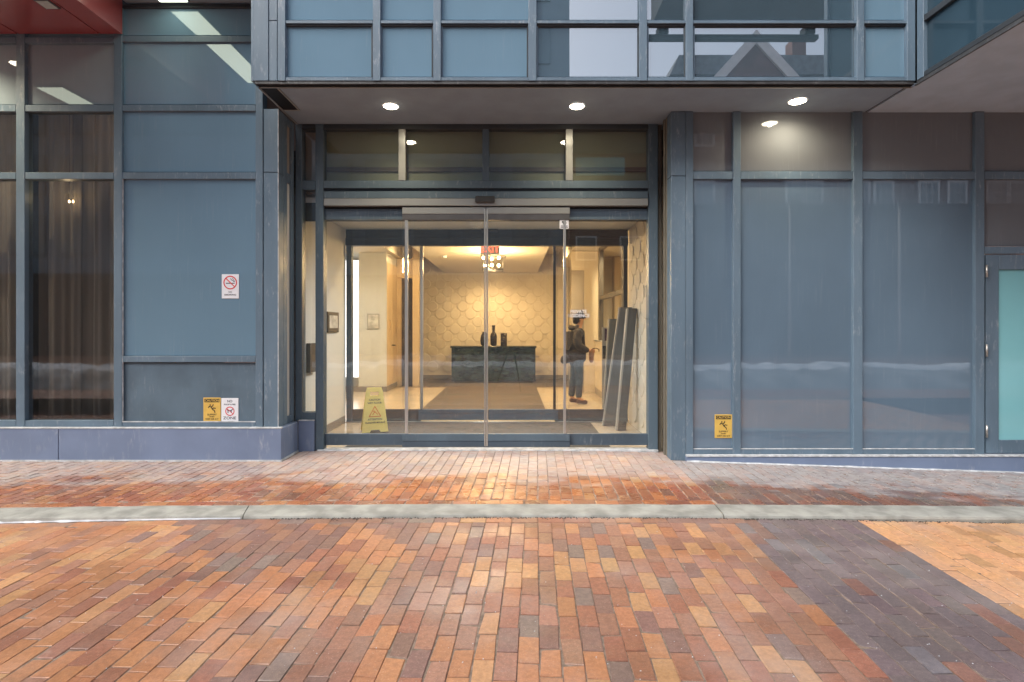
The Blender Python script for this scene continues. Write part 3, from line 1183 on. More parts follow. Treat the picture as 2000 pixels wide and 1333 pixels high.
# soffit
SX0, SX1 = -2.58, 4.005
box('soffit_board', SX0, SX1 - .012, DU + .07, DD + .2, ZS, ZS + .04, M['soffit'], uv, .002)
box('slot_vent', -2.555, -2.39, 5.475, 6.005, ZS - .006, ZS - .0005, M['black'], uv, .001)
for (a, b, c_, d_) in ((-2.575, -2.556, 5.46, 6.02), (-2.389, -2.372, 5.46, 6.02)):
    box('vent_trim', a, b, c_, d_, ZS - .012, ZS - .0005, M['alu_warm'], uv, .001)
box('vent_trim', -2.5555, -2.3895, 6.006, 6.02, ZS - .012, ZS - .0005, M['alu_warm'], uv, .001)
box('soffit_angle', SX0 - .0, SX0 + .02, 6.03, DD, ZS - .010, ZS - .0005, M['alu_warm'], uv, .001)
# structure of the storeys above, keeps daylight out of the rooms
box('storey_core', -2.57, 9.5, DU + .13, 16.3, ZS + .06, 5.7, M['frame_dark'], uv)
box('storey_core', -10, -2.6, 6.12, 16.3, 4.92, 5.7, M['frame_dark'], uv)

# projecting wing at the side
wg = empty('projecting_wing', (6, 4.6, ZS), 'dark glazed side of the wing projecting over the pavement', 'building')
XW = 4.055
YW = 3.88
zt = PZ(-205, DU)
zb = PZ(158, DU)
ztr0, ztr1 = PZ(52, DU), PZ(40, DU)
for (ya, yb) in ((5.30, 5.385), (YW, YW + .08)):
    box('mullion', XW, XW + .10, ya, yb, zb, zt, M['frame'], wg)
box('bottom_rail', XW + .004, XW + .09, YW + .081, 5.299, zb, zb + .05, M['frame_dark'], wg)
box('transom', XW + .004, XW + .09, YW + .081, 5.299, ztr0, ztr1, M['frame_dark'], wg)
box('glass_panel', XW + .04, XW + .07, YW + .06, 5.32, zb + .051, ztr0 - .001, M['wing_glass'], wg)
box('glass_panel', XW + .04, XW + .07, YW + .06, 5.32, ztr1 + .001, zt, M['wing_glass'], wg)
box('drip_flashing', XW + .006, XW + .05, YW, 5.40, ZS + .004, zb - .001, M['drip'], wg, .002)
box('flashing_edge', XW - .012, XW + .005, YW, 5.40, ZS - .012, ZS + .002, M['drip'], wg, .001)
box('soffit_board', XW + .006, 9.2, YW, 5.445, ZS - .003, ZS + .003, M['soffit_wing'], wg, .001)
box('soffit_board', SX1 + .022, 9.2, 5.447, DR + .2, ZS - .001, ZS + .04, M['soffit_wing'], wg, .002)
box('soffit_joint', SX1 - .011, SX1 + .021, 5.46, DR + .1, ZS + .014, ZS + .04, M['black'], wg, .001)
box('front_cladding', XW + .101, 9.2, YW, YW + .1, zb, zt, M['panel_up'], wg)
box('wing_core', XW + .12, 9.2, YW + .11, DU + .12, ZS + .05, zt, M['frame_dark'], wg)

# ------------------------------------------------------------------ red canopy over the curtained windows
rc = empty('red_canopy', (-7, 5, 4.76), 'glossy red boxed canopy over the curtained windows', 'canopy')
ZC = PZ(67.5, DL)
XCR = PX(240, DL)
pan = [(-10.2, -6.35), (-6.343, PX(35, DL)), (PX(35, DL) + .014, PX(194, DL)), (PX(194, DL) + .014, XCR - .014)]
for (a, b) in pan:
    box('soffit_panel', a, b, 3.9, DL - .008, ZC, ZC + .02, M['red'], rc, .002)
box('side_panel', XCR - .013, XCR, 3.9, DL - .006, ZC - .002, ZC + .95, M['red'], rc, .002)
box('front_panel', -10.2, XCR - .014, 3.88, 3.899, ZC - .002, ZC + .95, M['red'], rc, .002)
box('top_panel', -10.2, XCR - .014, 3.9, DL - .008, ZC + .88, ZC + .95, M['red'], rc, .002)
# small square light, dark now
d_ = (ZC - CZ) * F / (HZ - 10)
xq = PX(95, d_)
rl = box('recessed_light', xq - .075, xq + .075, d_ - .10, d_ + .06, ZC - .010, ZC - .0008, M['metal_grey'], rc, .002)
box('light_lens', xq - .06, xq + .06, d_ - .085, d_ + .045, ZC - .014, ZC - .0105, M['dim_lens'], rl, .001)

# upper overhang at the left with a glowing strip
oh = empty('upper_overhang', (-3.6, 5.2, 5.1), 'dark soffit above the blank panels beside the red canopy', 'building')
zo = PZ(6, DL)
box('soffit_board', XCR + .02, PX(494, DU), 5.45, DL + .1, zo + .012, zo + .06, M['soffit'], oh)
box('fascia', XCR + .02, PX(494, DU), 5.41, 5.449, zo, zo + .4, M['frame'], oh)


def glowing_strip(xc, ya, yb, z, wd, label):
    t = empty('glow_strip', (xc, (ya + yb) / 2, z), label, 'light', 'pale glowing strips')
    box('housing', xc - wd / 2 - .02, xc + wd / 2 + .02, ya - .01, yb + .01, z - .03, z - .001, M['metal_grey'], t, .002)
    box('lens', xc - wd / 2, xc + wd / 2, ya, yb, z - .038, z - .0305, M['strip_lit'], t, .001)  # emissive strip placed for the pale stripe mirrored in the panels


glowing_strip(-3.72, 4.15, 5.92, zo + .010, .30, 'pale glowing strip running out from the dark soffit beside the red canopy')
glowing_strip(-6.22, 3.95, 4.82, ZC - .002, .34, 'pale glowing strip under the red canopy')


def lamp(name, typ, loc, power, col, radius=.06, spot=None, blend=.6, rot=(0, 0, 0)):
    l = bpy.data.lights.new(name, typ)
    l.energy = power
    l.color = col
    if typ in ('POINT', 'SPOT'):
        l.shadow_soft_size = radius
    if typ == 'SPOT':
        l.spot_size = R(spot)
        l.spot_blend = blend
    if typ == 'AREA':
        l.shape = 'DISK'
        l.size = radius * 2
    o = bpy.data.objects.new(name, l)
    COL.objects.link(o)
    o.location = loc
    o.rotation_euler = rot
    return o


def downlight(xc, yc, z, r, label, m_lens, power, col, group, spot=130):
    t = empty('recessed_downlight', (xc, yc, z), label, 'light', group)
    n = 28
    V, Fc = [], []
    for (rr, zz) in ((r * 1.16, z - .0008), (r * 1.16, z - .007), (r * 1.02, z - .010), (r * .98, z - .003)):
        for k in range(n):
            a = 2 * math.pi * k / n
            V.append((xc + rr * math.cos(a), yc + rr * math.sin(a), zz))
    for i in range(3):
        for k in range(n):
            Fc.append([i * n + k, i * n + (k + 1) % n, (i + 1) * n + (k + 1) % n, (i + 1) * n + k])
    mesh_obj('trim_ring', V, Fc, M['white_paint'], t, smooth=True)
    lathe('lens', [(r * .97, z - .0005), (r * .97, z - .009), (r * .8, z - .016), (r * .4, z - .020)], xc, yc, m_lens, t, n=24)
    if power:
        l = lamp('downlight_beam', 'SPOT', (0, 0, -.024), power, col, .02, spot, .9)
        l.parent = t
    return t


WARM = (1.0, .84, .58)
DLG = 'soffit downlights over the entrance'
ysp = (ZS - CZ) * F / 433
downlight(PX(763, ysp), ysp, ZS, .078, 'lit downlight in the soffit above the wet floor sign', M['lamp_warm'], 36, WARM, DLG)
downlight(PX(1127, ysp), ysp, ZS, .078, 'lit downlight in the soffit above the camera sticker', M['lamp_warm'], 36, WARM, DLG)
ysp3 = (ZS - CZ) * F / 443
downlight(PX(1558, ysp3), ysp3, ZS, .085, 'lit downlight in the soffit above the wide blank panels', M['lamp_warm'], 27, WARM, DLG, 165)
downlight(-6.1, 5.41, ZC, .085, 'lit round downlight in the red canopy', M['lamp_canopy'], 170, WARM, 'canopy downlights')

# ------------------------------------------------------------------ automatic entrance
en = empty('automatic_entrance', (PX(948, DD), DD, .03), 'wide automatic glass entrance with sliding leaves and transom windows', 'entrance')
fr = M['frame_mid']
pbox('jamb', 577, 589.5, 243, 822, DD, .12, fr, en)
pbox('jamb', 616, 631.5, 243, 879, DD, .12, fr, en)
pbox('jamb', 1267, 1285, 243, 879, DD, .12, fr, en)
pbox('jamb', 1285.5, 1292.6, 243, 884, DD + .04, .10, M['rib'], en)
pbox('head_bar', 632, 1266.5, 243, 252, DD + .004, .11, M['frame_dark'], en)
pbox('transom', 632, 1266.5, 353, 368, DD + .004, .11, fr, en)
for (a, b) in ((778, 792), (942, 955), (1105, 1119)):
    pbox('mullion', a, b, 252.3, 352.7, DD + .002, .11, M['alu_warm'] if a != 942 else fr, en)
for (a, b) in ((632, 778), (792, 942), (955, 1105), (1119, 1267)):
    tw = pbox('transom_window', a - 1, b + 1, 251.5, 353.5, DD + .05, .008, M['glass'], en, .001)
# void above the vestibule, seen through the transom windows
box('void_backing', PX(625, DD), PX(1290, DD), DD + .15, DD + .19, 3.13, ZS, M['olive'], en)
box('void_shelf', PX(625, DD), PX(1290, DD), DD + .128, DD + .149, 3.40, 3.455, M['bronze'], en)
box('void_floor', PX(625, DD), PX(1290, DD), DD + .121, DD + .19, 3.10, 3.129, M['olive'], en)
# narrow side window
pbox('transom', 590, 615.5, 353, 371, DD + .004, .11, fr, en)
pbox('transom', 590, 615.5, 806, 824, DD + .004, .11, fr, en)
pbox('transom', 590, 615.5, 243, 253, DD + .004, .11, M['frame_dark'], en)
pbox('side_window', 589, 617, 252.5, 353.5, DD + .05, .008, M['glass'], en, .001)
pbox('side_window', 589, 617, 370.5, 806.5, DD + .05, .008, M['glass'], en, .001)
box('void_backing', PX(577, DD), PX(624, DD), DD + .15, DD + .19, 3.13, ZS, M['taupe'], en)
# header box of the door operator
hb = pbox('header_box', 632, 1266, 374, 387.5, DD - .012, .14, fr, en)
pbox('header_strip', 632, 1266, 388, 402, DD - .020, .15, M['alu_warm'], hb)  # lighter lower half: a cream reflection put into its colour
pbox('header_gap', 632, 1266, 368.5, 373.6, DD + .03, .08, M['frame_dark'], hb)
pbox('header_gap', 632, 1266, 402.5, 408, DD + .06, .06, M['black'], hb)
sn_ = pbox('motion_sensor', 928, 966, 383, 395, DD - .055, .034, M['sensor'], en, .006)
# fixed side lights
for (a, b) in ((632, 788), (1110, 1266)):
    sl = pbox('side_light', a, b, 408.3, 429.5, DD + .045, .05, fr, en)
    pbox('bottom_rail', a, b, 848, 870, DD + .045, .05, M['rail'], sl)
    pbox('glass_pane', a, b, 429, 848.5, DD + .066, .008, M['glass'], sl, .001)
# sliding leaves
for (a, b, lab) in ((785.5, 948.6, 'closed glass leaf nearer the wet floor sign'), (949.6, 1113, 'closed glass leaf with white lettering')):
    lf = pbox('sliding_door', a, b, 405, 418, DD - .006, .045, M['alu_warm'], en)
    lf['label'] = lab
    pbox('top_rail', a, b, 418.4, 430, DD - .002, .04, M['metal_grey'], lf)
    pbox('bottom_rail', a, b, 848, 862, DD - .006, .045, fr, lf)
    pbox('bottom_rail', a, b, 862.4, 873.5, DD - .002, .04, M['rail'], lf)
    pbox('glass_pane', a + .5, b - .5, 429.5, 848.5, DD + .012, .008, M['glass'], lf, .001)
    if a < 800:
        pbox('stile', 790.5, 796.5, 430.3, 847.7, DD + .001, .03, M['alu'], lf)
        pbox('stile', 945.6, 948.4, 408, 872, DD - .010, .034, M['alu'], lf)
    else:
        pbox('stile', 949.8, 953.0, 408, 872, DD - .010, .034, M['alu'], lf)
        pbox('stile', 1100.5, 1105.5, 430.3, 847.7, DD + .001, .03, M['alu'], lf)
box('threshold', PX(620, DD), PX(1285, DD), 6.405, DD + .12, .005, .040, M['chalk'], en, .004)

# ------------------------------------------------------------------ vestibule and lobby
D2 = 8.34
XVL, XVR = -2.58, 1.80
st = empty('vestibule', (0, 7.4, .03), 'white walled vestibule between the two sets of doors', None, None, 'structure')
box('interior_wall', XVL - .08, XVL, DD + .13, D2, .02, 3.12, M['white_wall'], st)
box('skirting', XVL + .0005, XVL + .012, DD + .13, D2 - .05, .032, .145, M['skirt'], st)
box('interior_wall', XVR + .03, XVR + .12, DD + .13, D2, .02, 3.12, M['cream_wall'], st)
box('interior_floor', -3.9, 3.9, DD + .121, 16.2, -.12, .030, M['floor'], st)
box('interior_ceiling', XVL, XVR + .03, DD + .121, D2, 3.02, 3.09, M['white_wall'], st)
box('entrance_mat', -2.05, 1.21, DD + .135, D2 - .02, .0305, .036, M['vmat'], st)
box('soffit_panel', XVL, XVR, DD + .121, DD + .16, PZ(428, DD), 3.02, M['dark_header'], st)

# raised round tiles
TILE = None


def tile_mesh(r):
    """raised round with a soft rim"""
    n = 20
    prof = ((r, -.008), (r * .985, .004), (r * .95, .0075), (r * .88, .0085))
    V = []
    for (rr, h) in prof:
        for k in range(n):
            a = 2 * math.pi * k / n
            V.append((rr * math.cos(a), rr * math.sin(a), h))
    V.append((0, 0, .0085))
    Fc = []
    for i in range(len(prof) - 1):
        for k in range(n):
            Fc.append([i * n + k, i * n + (k + 1) % n, (i + 1) * n + (k + 1) % n, (i + 1) * n + k])
    b = (len(prof) - 1) * n
    for k in range(n):
        Fc.append([b + k, b + (k + 1) % n, len(V) - 1])
    me = bpy.data.meshes.new('tile')
    me.from_pydata(V, [], Fc)
    me.materials.append(M['tile'])
    me.update()
    return me


TM = tile_mesh(.151)


def tiled_wall(parent, org, du, nrm, length, z0, z1, limit=160, mg=.152):
    """staggered rows of raised rounds"""
    du = Vector(du)
    nrm = Vector(nrm)
    zax = Vector((0, 0, 1))
    row, out = 0, []
    z = z1 - .16
    while z > z0 - .02:
        s = (.215 if row % 2 else 0)
        while s < length + .1:
            if mg <= s <= length - mg:
                out.append((s, z))
            s += .43
        z -= .215
        row += 1
    for (s, z) in out[:limit]:
        o = bpy.data.objects.new('tile', TM)
        COL.objects.link(o)
        o.parent = parent
        xa = du.normalized()
        # tilt so that the upper rim stands proud
        tl = 0.
        za = (nrm + zax * -0 + Vector((0, 0, -tl))).normalized()
        ya = za.cross(xa).normalized()
        m4 = Matrix((xa, ya, za)).transposed()
        o.rotation_euler = m4.to_euler()
        o.location = Vector(org) + xa * s + zax * z + nrm * .002 - wl(parent)


rv = empty('relief_wall', (XVR, 7.4, .03), 'embossed white relief wall beside the leaning boards', 'wall')
box('backing', XVR + .004, XVR + .029, DD + .17, D2 - .06, .031, 3.015, M['tile'], rv)
tiled_wall(rv, (XVR + .0, DD + .17, 0), (0, 1, 0), (-1, 0, 0), D2 - .06 - DD - .17, .15, 3.0)

# inner doors
ie = empty('inner_entrance', (PX(950, D2), D2, .03), 'inner glass sliding doors between vestibule and lobby', 'entrance')
pbox('jamb', 676, 686.5, 480, 826, D2, .10, M['rail'], ie)
pbox('jamb', 1218, 1226, 480, 826, D2, .10, M['frame_dark'], ie)
box('header_panel', XVL, XVR, D2, D2 + .12, PZ(465, D2), 3.02, M['dark_header'], ie)
box('header_panel', XVL, XVR, D2 - .02, D2 + .10, PZ(480, D2), PZ(465.6, D2), M['dark_header'], ie)
pbox('motion_sensor', 940, 972, 445, 453, D2 - .05, .049, M['sensor'], ie, .005)
for (a, b) in ((687, 822), (1084, 1217.5)):
    sl = pbox('side_light', a, b, 800, 824, D2 + .045, .05, M['metal_grey'], ie)
    pbox('glass_pane', a, b, 480.5, 800, D2 + .064, .008, M['glass_in'], sl, .001)
for (a, b) in ((817, 953), (954, 1090)):
    lf = pbox('sliding_door', a, b, 800, 807, D2 - .004, .04, fr, ie)
    pbox('bottom_rail', a, b, 807.3, 821, D2 - .001, .034, fr, lf)
    pbox('glass_pane', a + .5, b - .5, 480.5, 800.3, D2 + .012, .008, M['glass_in'], lf, .001)
    if a < 900:
        pbox('stile', 820.5, 826, 480.5, 799.7, D2, .03, M['alu'], lf)
    else:
        pbox('stile', 1080.5, 1085.5, 480.5, 799.7, D2, .03, M['steel_dark'], lf)
box('threshold', PX(676, D2), PX(1226, D2), D2 - .03, D2 + .10, .0305, .040, M['alu_warm'], ie, .003)

lb = empty('lobby', (0, 12, .03), 'warmly lit lobby seen through both sets of glass doors', None, None, 'structure')
box('interior_ceiling', -3.9, -2.75, D2 + .121, 16.2, 3.22, 3.30, M['ceil'], lb)
box('interior_ceiling', 1.34, 3.9, D2 + .121, 16.2, 3.22, 3.30, M['ceil'], lb)
box('interior_ceiling', -2.749, 1.339, D2 + .121, 16.2, 3.60, 3.68, M['ceil'], lb)
NX0, NX1 = -1.93, .72
box('ceiling_step', -2.77, -2.7495, D2 + .121, 16.2, 3.301, 3.68, M['ceil'], lb)
box('ceiling_step', 1.3395, 1.36, D2 + .121, 16.2, 3.301, 3.68, M['ceil'], lb)
box('ceiling_step', -3.9, 3.9, D2 + .06, D2 + .1205, 3.021, 3.99, M['ceil'], lb)
box('ceiling_step', -3.0, 1.7, 15.455, 15.50, .03, 3.99, M['ceil'], lb)
box('roof_slab', -6, 6, DD + .5, 16.3, 3.70, 3.78, M['frame_dark'], lb)
box('dropped_ceiling', NX0, NX1, 9.7, 15.37, 3.06, 3.20, M['ceil'], lb)
box('far_carpet', -2.9, 1.6, 13.21, 15.36, .0305, .036, M['far_carpet'], lb)
box('rug', -1.62, .60, D2 + .25, 13.2, .0305, .037, M['rug'], lb)
box('interior_wall', -3.95, -3.9, D2 + .121, 16.2, .02, 3.3, M['white_wall'], lb)
box('interior_wall', 3.9, 3.95, D2 + .121, 16.2, .02, 3.3, M['cream_wall'], lb)
box('interior_wall', -3.9, 3.9, 16.2, 16.28, .02, 3.3, M['cream_wall'], lb)
box('interior_wall', -3.9, XVL - .081, D2 + .0, D2 + .12, .02, 3.3, M['white_wall'], lb)
box('interior_wall', XVR + .121, 3.9, D2 + .0, D2 + .12, .02, 3.3, M['cream_wall'], lb)
# pale column, closet side, bright window
box('column', -3.51, -2.87, 12.3, 13.4, .032, 3.215, M['white_wall'], lb)
box('skirting', -3.9, -2.86, 12.288, 12.299, .032, .15, M['skirt'], lb)
box('skirting', -2.869, -2.857, 12.288, 13.4, .032, .15, M['skirt'], lb)
box('closet_panel', -2.869, -2.855, 12.31, 12.80, .16, 3.0, M['tan_wall'], lb)
box('closet_panel', -2.869, -2.855, 12.806, 13.38, .16, 3.0, M['tan_wall'], lb)
ch = tube('door_handle', [(-2.85, 12.76, 1.08), (-2.80, 12.76, 1.08), (-2.79, 12.86, 1.07)], .012, M['steel_dark'], lb)
box('intercom_panel', -2.854, -2.835, 12.55, 12.68, 1.42, 1.68, M['tan_wall'], lb)
box('lit_window', -3.88, -3.53, 12.42, 12.45, .35, 3.05, M['day_pane'], lb)
box('interior_wall', -2.86, -2.741, 13.385, 13.46, .02, 3.21, M['tan_wall'], lb)
box('interior_wall', -2.455, -2.28, 13.26, 13.34, .02, 3.59, M['tan_wall'], lb)
dd_ = box('interior_door', -2.74, -2.458, 13.36, 13.40, .03, 2.72, M['dark_wood'], lb)
dd_['label'] = 'tall dark door ajar'
box('interior_wall', -2.86, -2.456, 13.345, 13.42, 2.725, 3.21, M['tan_wall'], lb)

nw = empty('embossed_wall', (-.6, 15.4, .03), 'warm lit wall of round embossed tiles behind the reception desk', 'wall')
box('backing', -3.0, 1.62, 15.404, 15.45, .03, 3.60, M['tile'], nw)
tiled_wall(nw, (1.60, 15.398, 0), (-1, 0, 0), (0, -1, 0), 4.45, .22, 3.55, 230)
box('skirting', -3.0, 1.62, 15.37, 15.39, .037, .14, M['skirt'], nw)
box('interior_wall', 1.63, 1.70, 12.36, 15.39, .03, 3.21, M['cream_wall'], lb)

# right side of the lobby: taupe door, cream pier, inner window over a low wall
XI = 1.86
box('taupe_door', 1.331, 1.62, 12.06, 12.11, .03, 2.78, M['taupe'], lb)
box('interior_wall', 1.331, 1.62, 12.05, 12.11, 2.785, 3.21, M['cream_wall'], lb)
box('pier', 1.621, XI + .14, 12.05, 12.35, .03, 3.21, M['cream_wall'], lb)
box('low_wall', XI, XI + .14, 8.9, 12.049, .03, 1.20, M['cream_wall'], lb)
box('low_wall_ledge', XI - .03, XI + .16, 8.9, 12.045, 1.2005, 1.225, M['board_edge'], lb)
box('low_wall_plinth', XI - .004, XI - .0005, 8.9, 12.04, .031, .17, M['taupe'], lb)
box('interior_wall', XI, XI + .14, D2 + .13, 8.899, .03, 3.21, M['cream_wall'], lb)
iw = empty('inner_window', (XI, 10.4, 1.23), 'dark framed window above the low wall beside the person', 'window')
for y in (9.0, 11.45):
    box('post', XI + .0, XI + .09, y, y + .14, 1.226, 3.20, M['bronze'], iw)
box('rail', XI + .01, XI + .07, 9.141, 11.449, 2.08, 2.16, M['bronze'], iw)
box('rail', XI + .01, XI + .07, 9.141, 11.449, 3.12, 3.20, M['bronze'], iw)
box('interior_wall', XI + .141, 3.9, 13.2, 13.28, .03, 3.21, M['cream_wall'], lb)
box('pier', 2.46, 2.60, 12.9, 13.199, .03, 3.21, M['tan_wall'], lb)

# reception desk
dk = empty('reception_desk', (-.49, 14.3, .03), 'long dark green marble reception desk on the brown rug end', 'desk')
box('front_panel', -1.60, .62, 14.22, 14.26, .08, .955, M['desk'], dk)
box('side_panel', -1.60, -1.56, 14.261, 14.9, .08, .955, M['desk'], dk)
box('side_panel', .58, .62, 14.261, 14.9, .08, .955, M['desk'], dk)
box('desk_top', -1.63, .65, 14.19, 14.95, .956, 1.005, M['desk'], dk, .005)
box('plinth', -1.54, .56, 14.28, 14.85, .031, .079, M['skirt'], dk)
v1 = lathe('bottle_vase', [(.05, 1.005), (.085, 1.03), (.09, 1.27), (.075, 1.33), (.04, 1.37), (.036, 1.40), (.045, 1.52), (.045, 1.56)], PX(964, 14.45), 14.45, M['vase'], None)  # part of this dark row is the mirrored camera, shaped as vases
tag(v1, 'tallest dark vase with a bottle neck on the desk', 'vase', 'dark vases on the desk')
v2 = lathe('round_vase', [(.06, 1.005), (.10, 1.05), (.115, 1.16), (.09, 1.28), (.05, 1.36), (.05, 1.38)], PX(946, 14.5), 14.5, M['vase'], None)
tag(v2, 'bellied dark vase beside the bottle necked one', 'vase', 'dark vases on the desk')
v3 = lathe('cylinder_vase', [(.085, 1.005), (.088, 1.01), (.088, 1.345), (.078, 1.35)], PX(984, 14.45), 14.45, M['vase'], None)
tag(v3, 'plain dark cylinder vase at the end of the row', 'vase', 'dark vases on the desk')

# exit sign
ex = empty('exit_sign', (PX(957, 9.6), 9.6, 2.85), 'hanging sign reading EXIT in red letters', 'sign')
xe = PX(957, 9.6)
box('housing', xe - .17, xe + .17, 9.6, 9.64, 2.80, 2.99, M['board_edge'], ex, .004)
text('lettering', 'EXIT', .165, xe, 9.598, 2.895, M['exit_red'], ex, .004, 1.0)
tube('hanger', [(xe, 9.62, 2.99), (xe, 9.62, 3.60)], .012, M['metal_grey'], ex)

# chandelier
yc = 10.9
cd = empty('chandelier', (PX(963, yc), yc, 3.2), 'dark two tier frame chandelier with small glowing bulbs', 'chandelier')
xc = PX(963, yc)
for zf_, hw in ((2.93, .25), (2.66, .20)):
    for (a, b) in (((-hw, -.16), (hw, -.16)), ((-hw, .16), (hw, .16)), ((-hw, -.16), (-hw, .16)), ((hw, -.16), (hw, .16))):
        tube('frame_bar', [(xc + a[0], yc + a[1], zf_), (xc + b[0], yc + b[1], zf_)], .008, M['steel_dark'], cd, 6)
for sx in (-.2, .2):
    tube('rod', [(xc + sx, yc, 2.66), (xc + sx, yc, 2.93)], .006, M['steel_dark'], cd, 6)
tube('stem', [(xc, yc, 2.93), (xc, yc, 3.06)], .010, M['steel_dark'], cd, 6)
for dx, dy, dz in ((-.19, -.1, 2.90), (-.03, .08, 2.90), (.12, -.1, 2.90), (-.17, .05, 2.76), (-.02, -.1, 2.755), (.115, .06, 2.765)):
    lathe('bulb', [(.005, dz - .032), (.024, dz - .018), (.028, dz), (.02, dz + .02), (.008, dz + .03)], xc + dx, yc + dy, M['bulb'], cd, 12)
LW = (1.0, .64, .29)
l = lamp('chandelier_glow', 'POINT', (0, 0, -.45), 140, LW, .14)
l.parent = cd
# lobby ceiling lights
LG = 'round ceiling lights in the lobby'


def ceiling_light(xc, yc, z, label, power, col, spot=160):
    t = empty('ceiling_light', (xc, yc, z), label, 'light', LG)
    lathe('trim', [(.12, z - .0005), (.12, z - .010), (.105, z - .014)], xc, yc, M['white_paint'], t)
    lathe('lens', [(.10, z - .0145), (.10, z - .018), (.06, z - .022)], xc, yc, M['lobby_lamp'], t)
    power *= 1.7
    if power:
        l = lamp('ceiling_light_beam', 'SPOT', (0, 0, -.04), power, col, .10, spot, .8)
        l.parent = t


ceiling_light(2.15, 10.9, 3.22, 'round ceiling light glimpsed through the dark framed window', 90, (1.0, .76, .44))
ceiling_light(1.72, 9.4, 3.22, 'round ceiling light above the leaning boards', 60, (1.0, .74, .42))
ceiling_light(-3.1, 10.6, 3.22, 'unseen ceiling light added in front of the white column', 62, (1.0, .92, .78))  # out-of-view lamp added to light the lobby, like those by the doors
ceiling_light(-.6, 14.3, 3.06, 'round ceiling light added over the reception desk', 110, LW, 165)  # added lamp, grazes the embossed wall
ceiling_light(-2.35, 12.3, 3.60, 'unseen ceiling light added by the tall dark door', 28, LW)
ceiling_light(-1.2, 9.2, 3.60, 'unseen ceiling light added just inside the inner doors', 75, (1.0, .74, .42))
for xx, lab in ((-4.7, 'unseen ceiling light added behind the curtain beside the blank panels'), (-6.4, 'unseen ceiling light added behind the curtain at the picture edge')):
    ceiling_light(xx, 7.4, 4.59, lab, 36, (1.0, .84, .66), 175)  # unseen lamps added to light the curtains from behind
vl = empty('ceiling_light', (-.5, 7.4, 3.02), 'unseen ceiling light added in the vestibule', 'light', LG)  # out-of-view lamp added to light the vestibule walls
lathe('trim', [(.12, 3.0195), (.12, 3.010), (.105, 3.006)], -.5, 7.4, M['white_paint'], vl)
lathe('lens', [(.10, 3.0055), (.10, 3.002), (.06, 2.998)], -.5, 7.4, M['lobby_lamp'], vl)
l = lamp('vestibule_beam', 'SPOT', (0, 0, -.05), 165, (.96, .98, 1.0), .10, 165, .8)
l.parent = vl
sdt = lathe('smoke_detector', [(.055, 3.059), (.055, 3.03), (.04, 3.01)], PX(868, 11.7), 11.7, M['white_paint'], None)
tag(sdt, 'small white smoke detector on the lobby ceiling', 'smoke detector')

ceiling_light(1.05, 13.2, 3.60, 'unseen ceiling light added above the passage behind the person', 60, LW)  # out-of-view lamp added to light this end of the lobby
# pictures on the walls
p1 = empty('picture', (-3.2, 12.28, 1.5), 'pale framed print on the white column', 'picture')
box('frame', PX(717, 12.28), PX(741, 12.28), 12.272, 12.287, PZ(643, 12.28), PZ(613, 12.28), M['board_edge'], p1)
box('print', PX(719, 12.27), PX(739, 12.27), 12.268, 12.2715, PZ(641, 12.27), PZ(615, 12.27), M['art'], p1, .001)
p2 = empty('picture', (XVL, 7.5, 1.5), 'dark framed notice on the white vestibule wall', 'picture')
ya, yb = 2.565 * F / 361, 2.565 * F / 340
box('frame', XVL + .0008, XVL + .03, ya, yb, 1.43, 1.72, M['bronze'], p2)
box('print', XVL + .0305, XVL + .034, ya + .05, yb - .07, 1.49, 1.67, M['art'], p2, .001)
pb = empty('wall_box', (XVL, 6.95, 1.05), 'dark intercom box on the vestibule wall near the narrow side window', 'intercom')
box('case', XVL + .0008, XVL + .05, 6.74, 6.98, .93, 1.30, M['bronze'], pb)

# ------------------------------------------------------------------ leaning boards
def leaning(name, xb, xt, y0, y1, zt_, th, m, me_, label):
    """board whose foot is at xb and whose top leans over to xt"""
    t = empty(name, (xb, (y0 + y1) / 2, .036), label, 'board', 'boards leaning by the relief wall')
    def sl(nm, a, b, ya_, yb_, mm):
        V = []
        for yy in (ya_, yb_):
            V += [(xb + a, yy, .037), (xb + b, yy, .037), (xt + b, yy, zt_), (xt + a, yy, zt_)]
        mesh_obj(nm, V, [[0, 1, 2, 3], [4, 5, 6, 7], [0, 1, 5, 4], [1, 2, 6, 5], [2, 3, 7, 6], [3, 0, 4, 7]], mm, t)
    sl('face', -th / 2, th / 2, y0, y1, m)
    sl('edge_strip', -th / 2 - .022, -th / 2 - .001, y0 + .002, y1 - .002, me_)
    return t


leaning('leaning_board', PX(1192, 8.0), PX(1225, 8.0), 8.0, 8.06, 1.80, .19, M['board'], M['board_edge'], 'widest grey board leaning against the relief wall')
leaning('leaning_board', PX(1215, 7.6), PX(1237, 7.6) + .0, 7.62, 7.72, 1.77, .115, M['board_dark'], M['board_edge'], 'narrow dark board leaning in front of the wide grey one')
leaning('leaning_board', PX(1187, 8.75), PX(1199, 8.75), 8.75, 8.83, 1.64, .12, M['board'], M['board_edge'], 'shorter grey board leaning behind the inner glass')
po = empty('poster_panel', (PX(1184, 9.3), 9.3, .9), 'small dark purple and white panel behind the shorter grey board', 'poster')
box('white_board', PX(1176, 9.3), PX(1193, 9.3), 9.30, 9.33, .032, 1.50, M['board_edge'], po)
box('purple_print', PX(1181, 9.29), PX(1192, 9.29), 9.295, 9.2995, 1.27, 1.48, M['purple'], po, .001)
box('dark_print', PX(1177, 9.29), PX(1184, 9.29), 9.295, 9.2995, .96, 1.18, M['ink'], po, .001)

# ------------------------------------------------------------------ wet floor sign
ws = empty('wet_floor_sign', (PX(728, 7.55), 7.6, .036), 'yellow folding wet floor sign standing inside the glass', 'floor sign')
XFM = Matrix.Translation((PX(729, 7.5), 7.56, .037)) @ Matrix.Rotation(R(20), 4, 'Z')
yp = M['yellow_plastic']
H = .615


